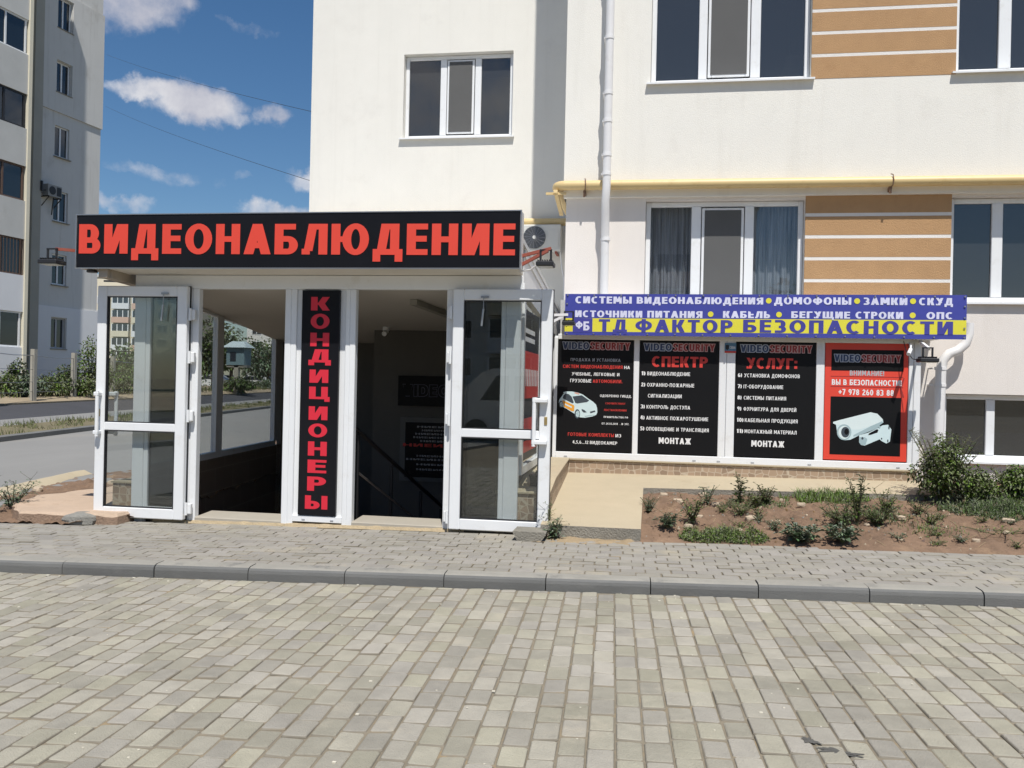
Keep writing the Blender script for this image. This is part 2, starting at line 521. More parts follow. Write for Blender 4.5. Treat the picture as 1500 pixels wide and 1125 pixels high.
# ------------------------------------------------------------------ mesh helpers
class MB:
    """Collects faces for ONE mesh object. T maps builder coordinates to world coordinates."""

    def __init__(self, T=None):
        self.v, self.f, self.m, self.T = [], [], [], T

    def add(self, vs, fs, m=0):
        n = len(self.v)
        if self.T:
            vs = [self.T(*p) for p in vs]
        self.v.extend([tuple(p) for p in vs])
        for f in fs:
            self.f.append(tuple(i + n for i in f))
            self.m.append(m)

    def quad(self, a, b, c, d, m=0):
        self.add([a, b, c, d], [(0, 1, 2, 3)], m)

    def box(self, x0, x1, y0, y1, z0, z1, m=0, b=0.0):
        if x0 > x1: x0, x1 = x1, x0
        if y0 > y1: y0, y1 = y1, y0
        if z0 > z1: z0, z1 = z1, z0
        b = min(b, (x1 - x0) * .4, (y1 - y0) * .4, (z1 - z0) * .4)
        if b <= 0:
            self.add([(x0, y0, z0), (x1, y0, z0), (x1, y1, z0), (x0, y1, z0), (x0, y0, z1), (x1, y0, z1), (x1, y1, z1), (x0, y1, z1)],
                     [(0, 3, 2, 1), (4, 5, 6, 7), (0, 1, 5, 4), (1, 2, 6, 5), (2, 3, 7, 6), (3, 0, 4, 7)], m)
            return
        # chamfered box
        vs, idx = [], {}
        for ix, x in enumerate((x0, x1)):
            for iy, y in enumerate((y0, y1)):
                for iz, z in enumerate((z0, z1)):
                    sx, sy, sz = (1 - 2 * ix), (1 - 2 * iy), (1 - 2 * iz)
                    idx[ix, iy, iz] = len(vs)
                    vs += [(x, y + sy * b, z + sz * b), (x + sx * b, y, z + sz * b), (x + sx * b, y + sy * b, z)]
        fs = []
        I = idx
        for ix in (0, 1):
            q = [I[ix, 0, 0], I[ix, 1, 0], I[ix, 1, 1], I[ix, 0, 1]]
            fs.append(tuple(q if ix else q[::-1]))
        for iy in (0, 1):
            q = [I[0, iy, 0] + 1, I[1, iy, 0] + 1, I[1, iy, 1] + 1, I[0, iy, 1] + 1]
            fs.append(tuple(q[::-1] if iy else q))
        for iz in (0, 1):
            q = [I[0, 0, iz] + 2, I[1, 0, iz] + 2, I[1, 1, iz] + 2, I[0, 1, iz] + 2]
            fs.append(tuple(q if iz else q[::-1]))
        for a in (0, 1):
            for c in (0, 1):
                fs.append((I[a, c, 0], I[a, c, 1], I[a, c, 1] + 1, I[a, c, 0] + 1))
                fs.append((I[a, 0, c], I[a, 1, c], I[a, 1, c] + 2, I[a, 0, c] + 2))
                fs.append((I[0, a, c] + 1, I[1, a, c] + 1, I[1, a, c] + 2, I[0, a, c] + 2))
                for d in (0, 1):
                    k = I[a, c, d]
                    if (a, c, d) not in ((9, 9, 9),):
                        pass
        for k in idx.values():
            fs.append((k, k + 1, k + 2))
        self.add(vs, fs, m)

    def frame(self, x0, x1, z0, z1, w, y0, y1, m=0, b=0.0):
        """Rectangular frame in the XZ plane, butted at the corners."""
        self.box(x0, x0 + w, y0, y1, z0, z1, m, b)
        self.box(x1 - w, x1, y0, y1, z0, z1, m, b)
        self.box(x0 + w, x1 - w, y0, y1, z0, z0 + w, m, b)
        self.box(x0 + w, x1 - w, y0, y1, z1 - w, z1, m, b)

    def prism(self, poly, y0, y1, m=0):
        """Polygon in XZ extruded along Y."""
        n = len(poly)
        vs = [(x, y0, z) for x, z in poly] + [(x, y1, z) for x, z in poly]
        fs = [tuple(range(n)), tuple(range(2 * n - 1, n - 1, -1))]
        fs += [(i, n + i, n + (i + 1) % n, (i + 1) % n) for i in range(n)]
        self.add(vs, fs, m)

    def prismz(self, poly, z0, z1, m=0):
        """Polygon in XY extruded along Z (z0, z1: numbers or functions of x, y)."""
        n = len(poly)
        g0 = z0 if callable(z0) else (lambda x, y: z0)
        g1 = z1 if callable(z1) else (lambda x, y: z1)
        vs = [(x, y, g0(x, y)) for x, y in poly] + [(x, y, g1(x, y)) for x, y in poly]
        fs = [tuple(range(n - 1, -1, -1)), tuple(range(n, 2 * n))]
        fs += [(i, (i + 1) % n, n + (i + 1) % n, n + i) for i in range(n)]
        self.add(vs, fs, m)

    def prismx(self, poly, x0, x1, m=0):
        """Polygon in YZ extruded along X."""
        n = len(poly)
        vs = [(x0, y, z) for y, z in poly] + [(x1, y, z) for y, z in poly]
        fs = [tuple(range(n - 1, -1, -1)), tuple(range(n, 2 * n))]
        fs += [(i, (i + 1) % n, n + (i + 1) % n, n + i) for i in range(n)]
        self.add(vs, fs, m)

    def beam(self, p, q, w, h, m=0):
        """Square bar from p to q."""
        p, q = Vector(p), Vector(q)
        d = (q - p).normalized()
        s = d.cross(Vector((0, 0, 1)))
        if s.length < 1e-4:
            s = Vector((1, 0, 0))
        s.normalize()
        u = s.cross(d)
        s, u = s * w / 2, u * h / 2
        vs = [p - s - u, p + s - u, p + s + u, p - s + u, q - s - u, q + s - u, q + s + u, q - s + u]
        self.add(vs, [(0, 1, 2, 3), (7, 6, 5, 4), (0, 4, 5, 1), (1, 5, 6, 2), (2, 6, 7, 3), (3, 7, 4, 0)], m)

    def tube(self, pts, r, n=10, m=0, caps=True):
        pts = [Vector(p) for p in pts]
        rs = r if isinstance(r, (list, tuple)) else [r] * len(pts)
        vs, fs = [], []
        s = None
        for i, p in enumerate(pts):
            d = (pts[min(i + 1, len(pts) - 1)] - pts[max(i - 1, 0)])
            d.normalize()
            if s is None:
                s = d.cross(Vector((0, 0, 1)))
                if s.length < 1e-3:
                    s = d.cross(Vector((0, 1, 0)))
            else:
                s = s - d * s.dot(d)
            s.normalize()
            u = d.cross(s)
            for k in range(n):
                a = 2 * math.pi * k / n
                vs.append(p + (s * math.cos(a) + u * math.sin(a)) * rs[i])
        for i in range(len(pts) - 1):
            for k in range(n):
                k2 = (k + 1) % n
                fs.append((i * n + k, i * n + k2, (i + 1) * n + k2, (i + 1) * n + k))
        if caps:
            fs.append(tuple(range(n - 1, -1, -1)))
            fs.append(tuple((len(pts) - 1) * n + k for k in range(n)))
        self.add(vs, fs, m)

    def leaf(self, p, d, L, w, m=0, droop=.25):
        """One leaf: a folded diamond from p along d."""
        d = Vector(d).normalized()
        s = d.cross(Vector((random.uniform(-.4, .4), random.uniform(-.4, .4), 1)))
        if s.length < 1e-3:
            s = Vector((1, 0, 0))
        s.normalize()
        u = s.cross(d)
        p = Vector(p)
        mid = p + d * L * .45 + u * L * .08
        tip = p + d * L - Vector((0, 0, 1)) * L * droop
        self.add([p, mid + s * w / 2 + u * w * .12, tip, mid - s * w / 2 + u * w * .12], [(0, 1, 2, 3)], m)


def obj(name, mb, mats, parent=None, smooth=False, sharp=35):
    """Links what mb collected as ONE mesh object; a child keeps its shape where it was built."""
    me = bpy.data.meshes.new(name)
    off = Vector((0, 0, 0))
    p = parent
    while p is not None:
        off += p.location
        p = p.parent
    me.from_pydata([(v[0] - off.x, v[1] - off.y, v[2] - off.z) for v in mb.v], [], mb.f)
    for mm in (mats if isinstance(mats, (list, tuple)) else [mats]):
        me.materials.append(mm)
    if any(mb.m):
        me.polygons.foreach_set('material_index', mb.m)
    if smooth:
        me.polygons.foreach_set('use_smooth', [True] * len(me.polygons))
        try:
            me.set_sharp_from_angle(angle=R(sharp))
        except Exception:
            pass
    me.update()
    o = bpy.data.objects.new(name, me)
    C.objects.link(o)
    if parent is not None:
        o.parent = parent
    return o


def tag(o, label=None, cat=None, group=None, kind=None):
    if label: o['label'] = label
    if cat: o['category'] = cat
    if group: o['group'] = group
    if kind: o['kind'] = kind
    return o


def thing(name, label, cat, loc=(0, 0, 0), group=None):
    o = bpy.data.objects.new(name, None)
    o.empty_display_size = .2
    C.objects.link(o)
    o.location = loc
    return tag(o, label, cat, group)


def struct(name, mb, mats, label=None, cat=None, smooth=False, kind='structure'):
    return tag(obj(name, mb, mats, None, smooth), label, cat, None, kind)


def box1(*a, **k):
    mb = MB()
    mb.box(*a, **k)
    return mb


# ------------------------------------------------------------------ lettering (block capitals made of straight and curved strokes)
def arc_quads(cx, cy, rx, ry, T, H, a0, a1, n=12):
    o, i = [], []
    for k in range(n + 1):
        a = R(a0 + (a1 - a0) * k / n)
        o.append((cx + rx * math.cos(a), cy + ry * math.sin(a)))
        i.append((cx + max(rx - T, .01) * math.cos(a), cy + max(ry - H, .01) * math.sin(a)))
    return [[o[k], o[k + 1], i[k + 1], i[k]] for k in range(n)]


def glyph(ch, T, H):
    """(width, list of polygons) for a capital of height 1 with stem T and bar H."""
    P = []

    def r(x0, y0, x1, y1): P.append([(x0, y0), (x1, y0), (x1, y1), (x0, y1)])

    def d(x0, y0, x1, y1, w=None):
        w = w or T * 1.08
        P.append([(x0, y0), (x0 + w, y0), (x1 + w, y1), (x1, y1)])

    def a(cx, cy, rx, ry, a0, a1, n=12): P.extend(arc_quads(cx, cy, rx, ry, T, H, a0, a1, n))

    def bowl(x0, x1, y0, y1):
        rx = min((y1 - y0) / 2, (x1 - x0) * .75)
        r(x0, y1 - H, x1 - rx, y1); r(x0, y0, x1 - rx, y0 + H)
        a(x1 - rx, (y0 + y1) / 2, rx, (y1 - y0) / 2, -90, 90)

    def ring(x0, x1, y0=0.0, y1=1.0): a((x0 + x1) / 2, (y0 + y1) / 2, (x1 - x0) / 2, (y1 - y0) / 2, 0, 360, 26)
    W = .70
    tw = T * 1.12
    if ch in 'АA':
        W = .82; d(0, 0, (W - tw) / 2, 1, tw); d(W - tw, 0, (W - tw) / 2, 1, tw); r(.2, .2, W - .2, .2 + H)
    elif ch in 'БB' and ch == 'Б':
        W = .70; r(0, 0, T, 1); r(T, 1 - H, W * .9, 1); bowl(T, W, 0, .60)
    elif ch == 'В':
        W = .70; r(0, 0, T, 1); bowl(T, W, 0, .55); bowl(T, W * .92, .55 - H, 1)
    elif ch == 'Г':
        W = .58; r(0, 0, T, 1); r(T, 1 - H, W, 1)
    elif ch == 'Д':
        W = .86; d(.10, 0, .24, 1, T); r(.24, 1 - H, W - .10, 1); r(W - .10 - T, 0, W - .10, 1 - H); r(0, 0, W, H); r(0, -.22, T * .85, 0); r(W - T * .85, -.22, W, 0)
    elif ch in 'ЕE':
        W = .60; r(0, 0, T, 1); r(T, 0, W, H); r(T, 1 - H, W, 1); r(T, .5 - H * .4, W * .95, .5 + H * .6)
    elif ch == 'Ж':
        W = 1.04; c = W / 2; r(c - T / 2, 0, c + T / 2, 1); w = T * 1.05
        d(0, 0, c - w * .9, .55, w); d(c - w * .9, .45, 0, 1, w); d(W - w, 0, c - w * .1, .55, w); d(c - w * .1, .45, W - w, 1, w)
    elif ch in 'З3':
        W = .60; bowl(.22, W, 0, .55); bowl(.22, W * .95, .55 - H, 1); r(.02, 0, .22, H); r(.02, 1 - H, .22, 1)
    elif ch in 'ИЙ':
        W = .76; r(0, 0, T, 1); r(W - T, 0, W, 1); d(T * .35, 0, W - T * 1.35, 1, T)
        if ch == 'Й': r(W * .3, 1.07, W * .7, 1.07 + H * .7)
    elif ch in 'КK':
        W = .72; r(0, 0, T, 1); w = T * 1.1; d(W - w, 0, T * .9, .58, w); d(T * .9, .42, W - w * 1.05, 1, w)
    elif ch == 'Л':
        W = .76; d(.06, H * .6, .20, 1, T); r(0, 0, .10 + T * .55, H); r(.20, 1 - H, W, 1); r(W - T, 0, W, 1 - H)
    elif ch in 'МM':
        W = .90; r(0, 0, T, 1); r(W - T, 0, W, 1); w = T * .95; d(W / 2 - w / 2, .22, T * .3, 1, w); d(W / 2 - w / 2, .22, W - T * .3 - w, 1, w)
    elif ch == 'N':
        W = .76; r(0, 0, T, 1); r(W - T, 0, W, 1); d(W - T * 1.35, 0, T * .35, 1, T)
    elif ch in 'НH':
        W = .74; r(0, 0, T, 1); r(W - T, 0, W, 1); r(T, .5 - H / 2, W - T, .5 + H / 2)
    elif ch in 'ОO':
        W = .84; ring(0, W, -.015, 1.015)
    elif ch == 'П':
        W = .74; r(0, 0, T, 1); r(W - T, 0, W, 1); r(T, 1 - H, W - T, 1)
    elif ch in 'РP':
        W = .67; r(0, 0, T, 1); bowl(T, W, .38, 1)
    elif ch == 'R':
        W = .70; r(0, 0, T, 1); bowl(T, W * .95, .40, 1); d(W - T, 0, .28, .42, T)
    elif ch in 'СC':
        W = .72; a(W * .56, .5, W * .56, .515, 52, 308, 20)
    elif ch in 'ТT':
        W = .68; r(0, 1 - H, W, 1); r(W / 2 - T / 2, 0, W / 2 + T / 2, 1 - H)
    elif ch in 'УY' and ch == 'У':
        W = .76; w = T * 1.05; d(.17, 0, W - w, 1, w); d(.38, .32, 0, 1, w); r(.02, 0, .18, H)
    elif ch == 'Y':
        W = .76; w = T * 1.05; r(W / 2 - T / 2, 0, W / 2 + T / 2, .45); d(W / 2 - w / 2, .38, 0, 1, w); d(W / 2 - w / 2, .38, W - w, 1, w)
    elif ch == 'Ф':
        W = .96; r(W / 2 - T / 2, -.02, W / 2 + T / 2, 1.02); ring(0, W, .12, .90)
    elif ch in 'ХX':
        W = .76; w = T * 1.1; d(0, 0, W - w, 1, w); d(W - w, 0, 0, 1, w)
    elif ch == 'Ц':
        W = .82; r(0, 0, T, 1); r(W - .08 - T, H, W - .08, 1); r(T, 0, W, H); r(W - T * .8, -.2, W, 0)
    elif ch == 'Ч':
        W = .70; r(W - T, 0, W, 1); r(0, .5, T, 1); r(T * .4, .38, W - T, .38 + H)
    elif ch in 'ШЩ':
        W = 1.04; r(0, 0, T, 1); r(W / 2 - T / 2, H, W / 2 + T / 2, 1); r(W - T, H, W, 1); r(T, 0, W, H)
        if ch == 'Щ': r(W, 0, W + .09, H); r(W + .09 - T * .7, -.2, W + .09, 0); W += .09
    elif ch in 'ЬЪ':
        W = .66; r(0, 0, T, 1); bowl(T, W, 0, .60)
    elif ch == 'Ы':
        W = .94; r(0, 0, T, 1); bowl(T, .62, 0, .60); r(W - T, 0, W, 1)
    elif ch == 'Э':
        W = .70; a(W * .44, .5, W * .56, .515, -128, 128, 20); r(.25, .5 - H / 2, W - T, .5 + H / 2)
    elif ch == 'Ю':
        W = 1.10; r(0, 0, T, 1); r(T, .5 - H / 2, .34, .5 + H / 2); ring(.32, W, -.015, 1.015)
    elif ch == 'Я':
        W = .70; r(W - T, 0, W, 1); bx = []
        n0 = len(P); bowl(T, W, .40, 1)
        for k in range(n0, len(P)):
            P[k] = [(W - x, y) for x, y in P[k]][::-1]
        d(0, 0, .22, .42, T)
    elif ch == 'V':
        W = .80; w = T * 1.1; d(W / 2 - w / 2, 0, 0, 1, w); d(W / 2 - w / 2, 0, W - w, 1, w)
    elif ch == 'I':
        W = T; r(0, 0, T, 1)
    elif ch == 'D':
        W = .78; r(0, 0, T, 1); bowl(T, W, 0, 1)
    elif ch == 'S':
        W = .64; a(W / 2, .5 + .26, W / 2, .265, 20, 270, 14); a(W / 2, .265, W / 2, .265 + H / 2 * 0 + .01, -160, 90, 14)
    elif ch == 'U':
        W = .74; r(0, .34, T, 1); r(W - T, .34, W, 1); a(W / 2, .36, W / 2, .37, 180, 360, 14)
    elif ch == '0':
        W = .62; ring(0, W)
    elif ch == '1':
        W = .36; r(W - T, 0, W, 1); d(0, .72, W - T, .98, T * .7)
    elif ch == '2':
        W = .60; r(0, 0, W, H); a(W / 2, .70, W / 2, .30, -5, 170, 12); d(0, H, W - T * 1.2, .66, T * 1.1)
    elif ch == '4':
        W = .66; r(W - T - .1, 0, W - .1, 1); r(0, .22, W, .22 + H); d(0, .30, W - T * 1.5 - .1, 1, T)
    elif ch == '5':
        W = .60; bowl(.16, W, 0, .62); r(0, 0, .16, H); r(.04, .5, .04 + T, 1); r(.04, 1 - H, W * .92, 1)
    elif ch == '6':
        W = .62; ring(0, W, 0, .62); a(W * .62, .40, W * .62, .60, 90, 175, 10)
    elif ch == '7':
        W = .58; r(0, 1 - H, W, 1); d(.10, 0, W - T, 1 - H, T * 1.05)
    elif ch == '8':
        W = .62; ring(0, W, 0, .56); ring(.03, W - .03, .56 - H, 1)
    elif ch == '9':
        W = .62; ring(0, W, .38, 1); a(W * .38, .60, W * .62, .60, -90, -5, 10)
    elif ch == ')':
        W = .26; a(-.15, .45, .40, .65, -55, 55, 8)
    elif ch in '.…':
        W = T; r(0, 0, T, H * 1.1)
    elif ch == ',':
        W = T; r(0, -.12, T, H * 1.1)
    elif ch == ':':
        W = T; r(0, .05, T, .05 + H * 1.2); r(0, .55, T, .55 + H * 1.2)
    elif ch == '!':
        W = T; r(0, 0, T, H); r(0, .3, T, 1)
    elif ch == '+':
        W = .6; r(0, .5 - H / 2, W, .5 + H / 2); r(W / 2 - T / 2, .2, W / 2 + T / 2, .5 - H / 2); r(W / 2 - T / 2, .5 + H / 2, W / 2 + T / 2, .8)
    elif ch == '-':
        W = .32; r(0, .42, W, .42 + H)
    elif ch == '№':
        W = .95; r(0, 0, T, 1); r(.6 - T, 0, .6, 1); d(.6 - T * 1.3, 0, T * .3, 1, T); ring(.66, .95, .35, .8)
    else:
        W = .34
    return W, P


def text(mb, s, x0, z0, cap, x1=None, T=.22, H=.19, y=0.0, m=0, gap=.13, align='l', wscale=1.0, grow=0.0, yf=None, tilt=0.0):
    """Lays the string s as flat print facing -Y at depth y; x0..x1 is the span it fills (or its anchor). Returns its end."""
    nat = 0
    gl = []
    for ch in s:
        g = glyph(ch, T, H)
        gl.append((nat, g))
        nat += g[0] + gap
    nat -= gap
    if x1 is not None:
        sx = (x1 - x0) / nat
    else:
        sx = cap * wscale
        if align == 'c': x0 = x0 - nat * sx / 2
        if align == 'r': x0 = x0 - nat * sx
    k = 0
    for off, (w, polys) in gl:
        for pl in polys:
            k += 1
            yy = y - 2.0e-5 * (k % 23)
            pts = [(x0 + (off + px) * sx, z0 + pz * cap) for px, pz in pl]
            if tilt:
                pts = [(px, pz + (px - x0) * tilt) for px, pz in pts]
            if grow:
                cx = sum(p[0] for p in pts) / len(pts)
                cz = sum(p[1] for p in pts) / len(pts)
                pts = [(px + (grow if px > cx else -grow), pz + (grow if pz > cz else -grow)) for px, pz in pts]
            area = sum(pts[i][0] * pts[(i + 1) % len(pts)][1] - pts[(i + 1) % len(pts)][0] * pts[i][1] for i in range(len(pts)))
            if area < 0:
                pts = pts[::-1]
            mb.add([(px, yy + (yf(px, pz) if yf else 0), pz) for px, pz in pts], [tuple(range(len(pts)))], m)
    return x0 + nat * sx


# ------------------------------------------------------------------ ground
SX = 0.0155


def gz(x):                                  # the pavement rises gently to the right
    return SX * (max(min(x, 12), -9) + 1.94)


ST = R(11.7)                                # side street: s runs along it, q is the distance to its left
s_ax, q_ax = Vector((-math.sin(ST), math.cos(ST), 0)), Vector((-math.cos(ST), -math.sin(ST), 0))


def sz(q):
    return -.06 + .1 * min(max(0, q - 10.6), 6) if q > 10.6 else -.06


def street_pt(q, s, dz=0.0):
    p = q_ax * q + s_ax * s
    return (p.x, p.y, sz(q) + dz)


PIT = (-6.0, -1.2, 8.70, 13.6)              # the stairwell

# base sheet of the terrain, with the stairwell left open
mb = MB()
xs = [-900, -400, -200, -120, -80, -60] + [-50 + 2.5 * k for k in range(17)] + [-7.5, -6.0, -4.0, -1.2, 1, 3, 6, 9, 14, 30, 60, 120, 300, 900]
ys = [-300, -120, -60, -30, -15, -8, -4, 0, 3, 5, 7, 8.70, 10, 12, 13.6, 16, 20, 24, 28, 32, 36, 40, 45, 50, 60, 80, 110, 150, 200, 300, 500, 1200]


def base_z(x, y):
    q = Vector((x, y, 0)).dot(q_ax)
    return sz(q) - (.28 if q < 18 else .28 - .2 * min(1, (q - 18) / 4))


vi = {}
vs, fs = [], []
for i, x in enumerate(xs):
    for j, y in enumerate(ys):
        vi[i, j] = len(vs)
        vs.append((x, y, base_z(x, y)))
for i in range(len(xs) - 1):
    for j in range(len(ys) - 1):
        if xs[i] >= PIT[0] - .01 and xs[i + 1] <= PIT[1] + .01 and ys[j] >= PIT[2] - .01 and ys[j + 1] <= PIT[3] + .01:
            continue
        fs.append((vi[i, j], vi[i + 1, j], vi[i + 1, j + 1], vi[i, j + 1]))
mb.add(vs, fs)
struct('ground', mb, GROUND, smooth=True)

KA = R(2.3)
e1, e2 = Vector((math.cos(KA), math.sin(KA), 0)), Vector((-math.sin(KA), math.cos(KA), 0))
KN = Vector((-1.0, 6.565, 0)).dot(e2)       # kerb face line


def kp(u, v, z=0.0):
    p = e1 * u + e2 * v
    return (p.x, p.y, gz(p.x) + z)


def paver(mb, u0, u1, v0, v1, z, ch=.0075, depth=.05, dirty=True):
    """One concrete block with a worn chamfer, slightly tilted."""
    jz, ja, jb = random.gauss(0, .0016), random.gauss(0, .0022), random.gauss(0, .0026)
    du, dv = random.gauss(0, .0015), random.gauss(0, .0022)
    u0 += du; u1 += du; v0 += dv; v1 += dv
    c = ch * random.uniform(.6, 1.7)

    def q(u, v, zz):
        return kp(u, v, z + zz + jz + ja * ((u > (u0 + u1) / 2) - .5) + jb * ((v > (v0 + v1) / 2) - .5))
    cv = c * 1.45

    def loop(iu, iv, k, zz):                    # rectangle with cut corners
        a, b, d, e = u0 + iu, u1 - iu, v0 + iv, v1 - iv
        return [q(a + k, d, zz), q(b - k, d, zz), q(b, d + k, zz), q(b, e - k, zz), q(b - k, e, zz), q(a + k, e, zz), q(a, e - k, zz), q(a, d + k, zz)]
    vs = loop(0, 0, .007, -depth) + loop(0, 0, .007, -ch * 1.1) + loop(c * .5, cv * .5, .009, -ch * .38) + loop(c, cv, .010, 0)
    fs = [(r_ * 8 + k_, r_ * 8 + (k_ + 1) % 8, (r_ + 1) * 8 + (k_ + 1) % 8, (r_ + 1) * 8 + k_) for r_ in range(3) for k_ in range(8)] + [tuple(range(24, 32))]
    mb.add(vs, fs)
    mb.m[-25:] = [1] * 16 + [0] * 9 if dirty else [1] * 8 + [0] * 17


# paved parking road: columns of blocks running up to the kerb
BW, BL, J = .124, .200, .0052
mb = MB()
u = -10.0
while u < 8.0:
    off = random.uniform(0, BL)
    v = .9 - off
    while v < KN - .01:
        v1 = min(v + BL, KN - .004)
        if v1 - v > .05:
            paver(mb, u + J / 2, u + BW - J / 2, v + J / 2, v1 - J / 2, -.10)
        v += BL
    u += BW
struct('road', mb, [ROADP, PDIRT])
mb = MB()
for ua, ub in ((-40, -8.9), (-8.9, 11.6), (11.6, 40)):
    mb.prismz([kp(ua, -12)[:2], kp(ub, -12)[:2], kp(ub, KN + .1)[:2], kp(ua, KN + .1)[:2]], lambda x, y: gz(x) - .28, lambda x, y: gz(x) - .1085)
struct('road_bedding', mb, SANDJ)

# kerb stones
mb = MB()
u = -10.1 + .055
k = 0
prof = [(.0, -.22), (.0, -.045), (.006, -.022), (.022, -.007), (.05, 0), (.165, .002), (.165, -.22)]
while u < 8.4:
    g = .006 + random.uniform(0, .004)
    dz, dv = random.gauss(0, .0025), random.gauss(0, .003)
    n = len(prof)
    vs = [kp(u + g / 2, KN + dv + pv, pz + dz) for pv, pz in prof] + [kp(u + .797 - g / 2, KN + dv + pv, pz + dz) for pv, pz in prof]
    mb.add(vs, [tuple(range(n)), tuple(range(2 * n - 1, n - 1, -1))] + [(i, (i + 1) % n, n + (i + 1) % n, n + i)[::-1] for i in range(n)])
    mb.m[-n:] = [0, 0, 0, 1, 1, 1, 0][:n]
    u += .797
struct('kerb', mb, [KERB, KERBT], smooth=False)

# pavement of smaller joints, blocks lying along the kerb


def walk_edge(x):                           # where the pavement stops: soil, doorway or soil again
    return 8.47 if -5.75 < x < -.98 else 8.262 + .0218 * (x + .0)


mb = MB()
v = KN + .168
row = 0
while v < 8.9:
    u = -10 + (row % 2) * .1 + random.uniform(-.02, .02)
    while u < 9:
        p = e1 * (u + .1) + e2 * (v + BW)
        if p.y < walk_edge(p.x) + .03:
            paver(mb, u + .0025, u + .2 - .0025, v + .0025, v + BW - .0025, 0, .0055, .04)
        u += .2
    v += BW
    row += 1
struct('sidewalk', mb, [WALKP, PDIRT])
mb = MB()
for poly in ([kp(-8.9, KN + .165)[:2], kp(11.9, KN + .165)[:2], (11.9, 8.50), (-.95, 8.26), (-.95, 8.52), (-5.8, 8.52), (-5.8, 8.14), (-8.9, 8.07)],
             [kp(-40, KN + .165)[:2], kp(-8.9, KN + .165)[:2], (-8.9, 8.07), (-40, 7.4)], [kp(11.9, KN + .165)[:2], kp(40, KN + .165)[:2], (40, 9.1), (11.9, 8.50)]):
    mb.prismz(poly, lambda x, y: gz(x) - .26, lambda x, y: gz(x) - .011)
struct('sidewalk_bedding', mb, SANDJ)


# soil bed on the right, rising to the house
def soil_base(x, y):
    t = max(0, y - 8.22)
    return gz(x) - .01 + min(t, 2.6) * .135


def fbm(x, y, sc, o=5):
    return noise.fractal(Vector((x * sc, y * sc, 3.7)), .9, 2.0, o)


def soil_z(x, y):
    e = y - walk_edge(x) + .03 * noise.noise(Vector((x * 4, 0, 2))) + .015 * noise.noise(Vector((x * 17, y * 9, 2)))
    d = max(0, min(1, (e + .02) / .35))
    if e < 0:
        return gz(x) - .02 + max(0, e + .045) * .5
    lump = fbm(x, y, 2.3) * .045 + abs(fbm(x + 7, y, 6.5, 4)) * .055 + max(0, noise.noise(Vector((x * 11, y * 11, 1)))) ** 2 * .09
    z = soil_base(x, y) + lump * d + .012 * d
    if x < 3.4 and y > 9.6:
        z = min(z, .145 + (y - 8.25) * .1095 + max(x, 0) * .015 - (.05 if y < 10.05 else .1) + .02 * fbm(x, y, 8))
    return z


def grid(x0, x1, y0f, y1, nx, ny, zf, mb):
    vi = []
    vs, fs = [], []
    for i in range(nx + 1):
        x = x0 + (x1 - x0) * i / nx
        ya = y0f(x)
        for j in range(ny + 1):
            y = ya + (y1 - ya) * j / ny
            vs.append((x, y, zf(x, y)))
    for i in range(nx):
        for j in range(ny):
            a = i * (ny + 1) + j
            fs.append((a, a + ny + 1, a + ny + 2, a + 1))
    mb.add(vs, fs)


mb = MB()
grid(-.15, 9, lambda x: walk_edge(x) - .05, 11.25, 260, 90, soil_z, mb)
struct('soil_bed', mb, SOIL, smooth=True)

# cream concrete ramp beside the door and the strip along the wall
mb = MB()


def padz(x, y): return .145 + (y - 8.25) * .1095 + (max(x, 0)) * .015


mb.prismz([(-1.0, 8.27), (-.04, 8.27), (-.03, 10.02), (3.35, 10.02), (3.35, 10.705), (-1.0, 10.705)], lambda x, y: padz(x, y) - .125 - .02 * noise.noise((x * 5, y * 5, 0)), padz)
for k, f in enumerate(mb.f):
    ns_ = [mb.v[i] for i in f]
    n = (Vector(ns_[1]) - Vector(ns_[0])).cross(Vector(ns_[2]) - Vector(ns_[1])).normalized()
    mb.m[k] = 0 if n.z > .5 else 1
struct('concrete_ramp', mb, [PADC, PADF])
mb = MB()
grid(-1.15, -.1, lambda x: 8.05, 8.34, 40, 14, lambda x, y: gz(x) - .004 + max(0, (y - 8.15)) * .16 + .02 * fbm(x, y, 9) , mb)
struct('sandy_soil', mb, mat('sand_spill', (.36, .27, .165), 1, var=.2, scale=12, bump=.8, bscale=60), smooth=True)

# left: soil, pale slab, concrete lane, verge, strip, asphalt, sandy bank
mb = MB()


def left_z(x, y):
    q = Vector((x, y, 0)).dot(q_ax)
    d = max(0, min(1, (6.25 - 1.2 * max(0, min(1, (y - 12.5) / 4)) - q) / .25))
    return gz(x) - .02 + (.035 + fbm(x, y, 2.1) * .05 + abs(fbm(x, y + 5, 6, 4)) * .05) * d


vs, fs = [], []
NX, NY = 120, 150
for j in range(NY + 1):
    y = 7.55 + (22 - 7.55) * (j / NY) ** 1.4
    qx = (6.28 - 1.2 * max(0, min(1, (y - 12.5) / 4)) - y * q_ax.y) / q_ax.x          # x where q = 6.28
    xr = -5.36 - max(0, y - 8.4) * .105 if y > 8.4 else -5.36
    for i in range(NX + 1):
        x = qx + (xr - qx) * i / NX
        yy = max(y, walk_edge(x) - .06) if y < 8.3 else y
        vs.append((x, yy, left_z(x, yy)))
for j in range(NY):
    for i in range(NX):
        a = j * (NX + 1) + i
        fs.append((a, a + 1, a + NX + 2, a + NX + 1))
mb.add(vs, fs)
struct('left_soil', mb, SOIL, smooth=True)
mb = MB()
base = [(-6.50, 8.12), (-5.42, 8.20), (-5.42, 9.75), (-6.75, 10.15), (-7.1, 9.20), (-6.98, 8.6)]
rim = []
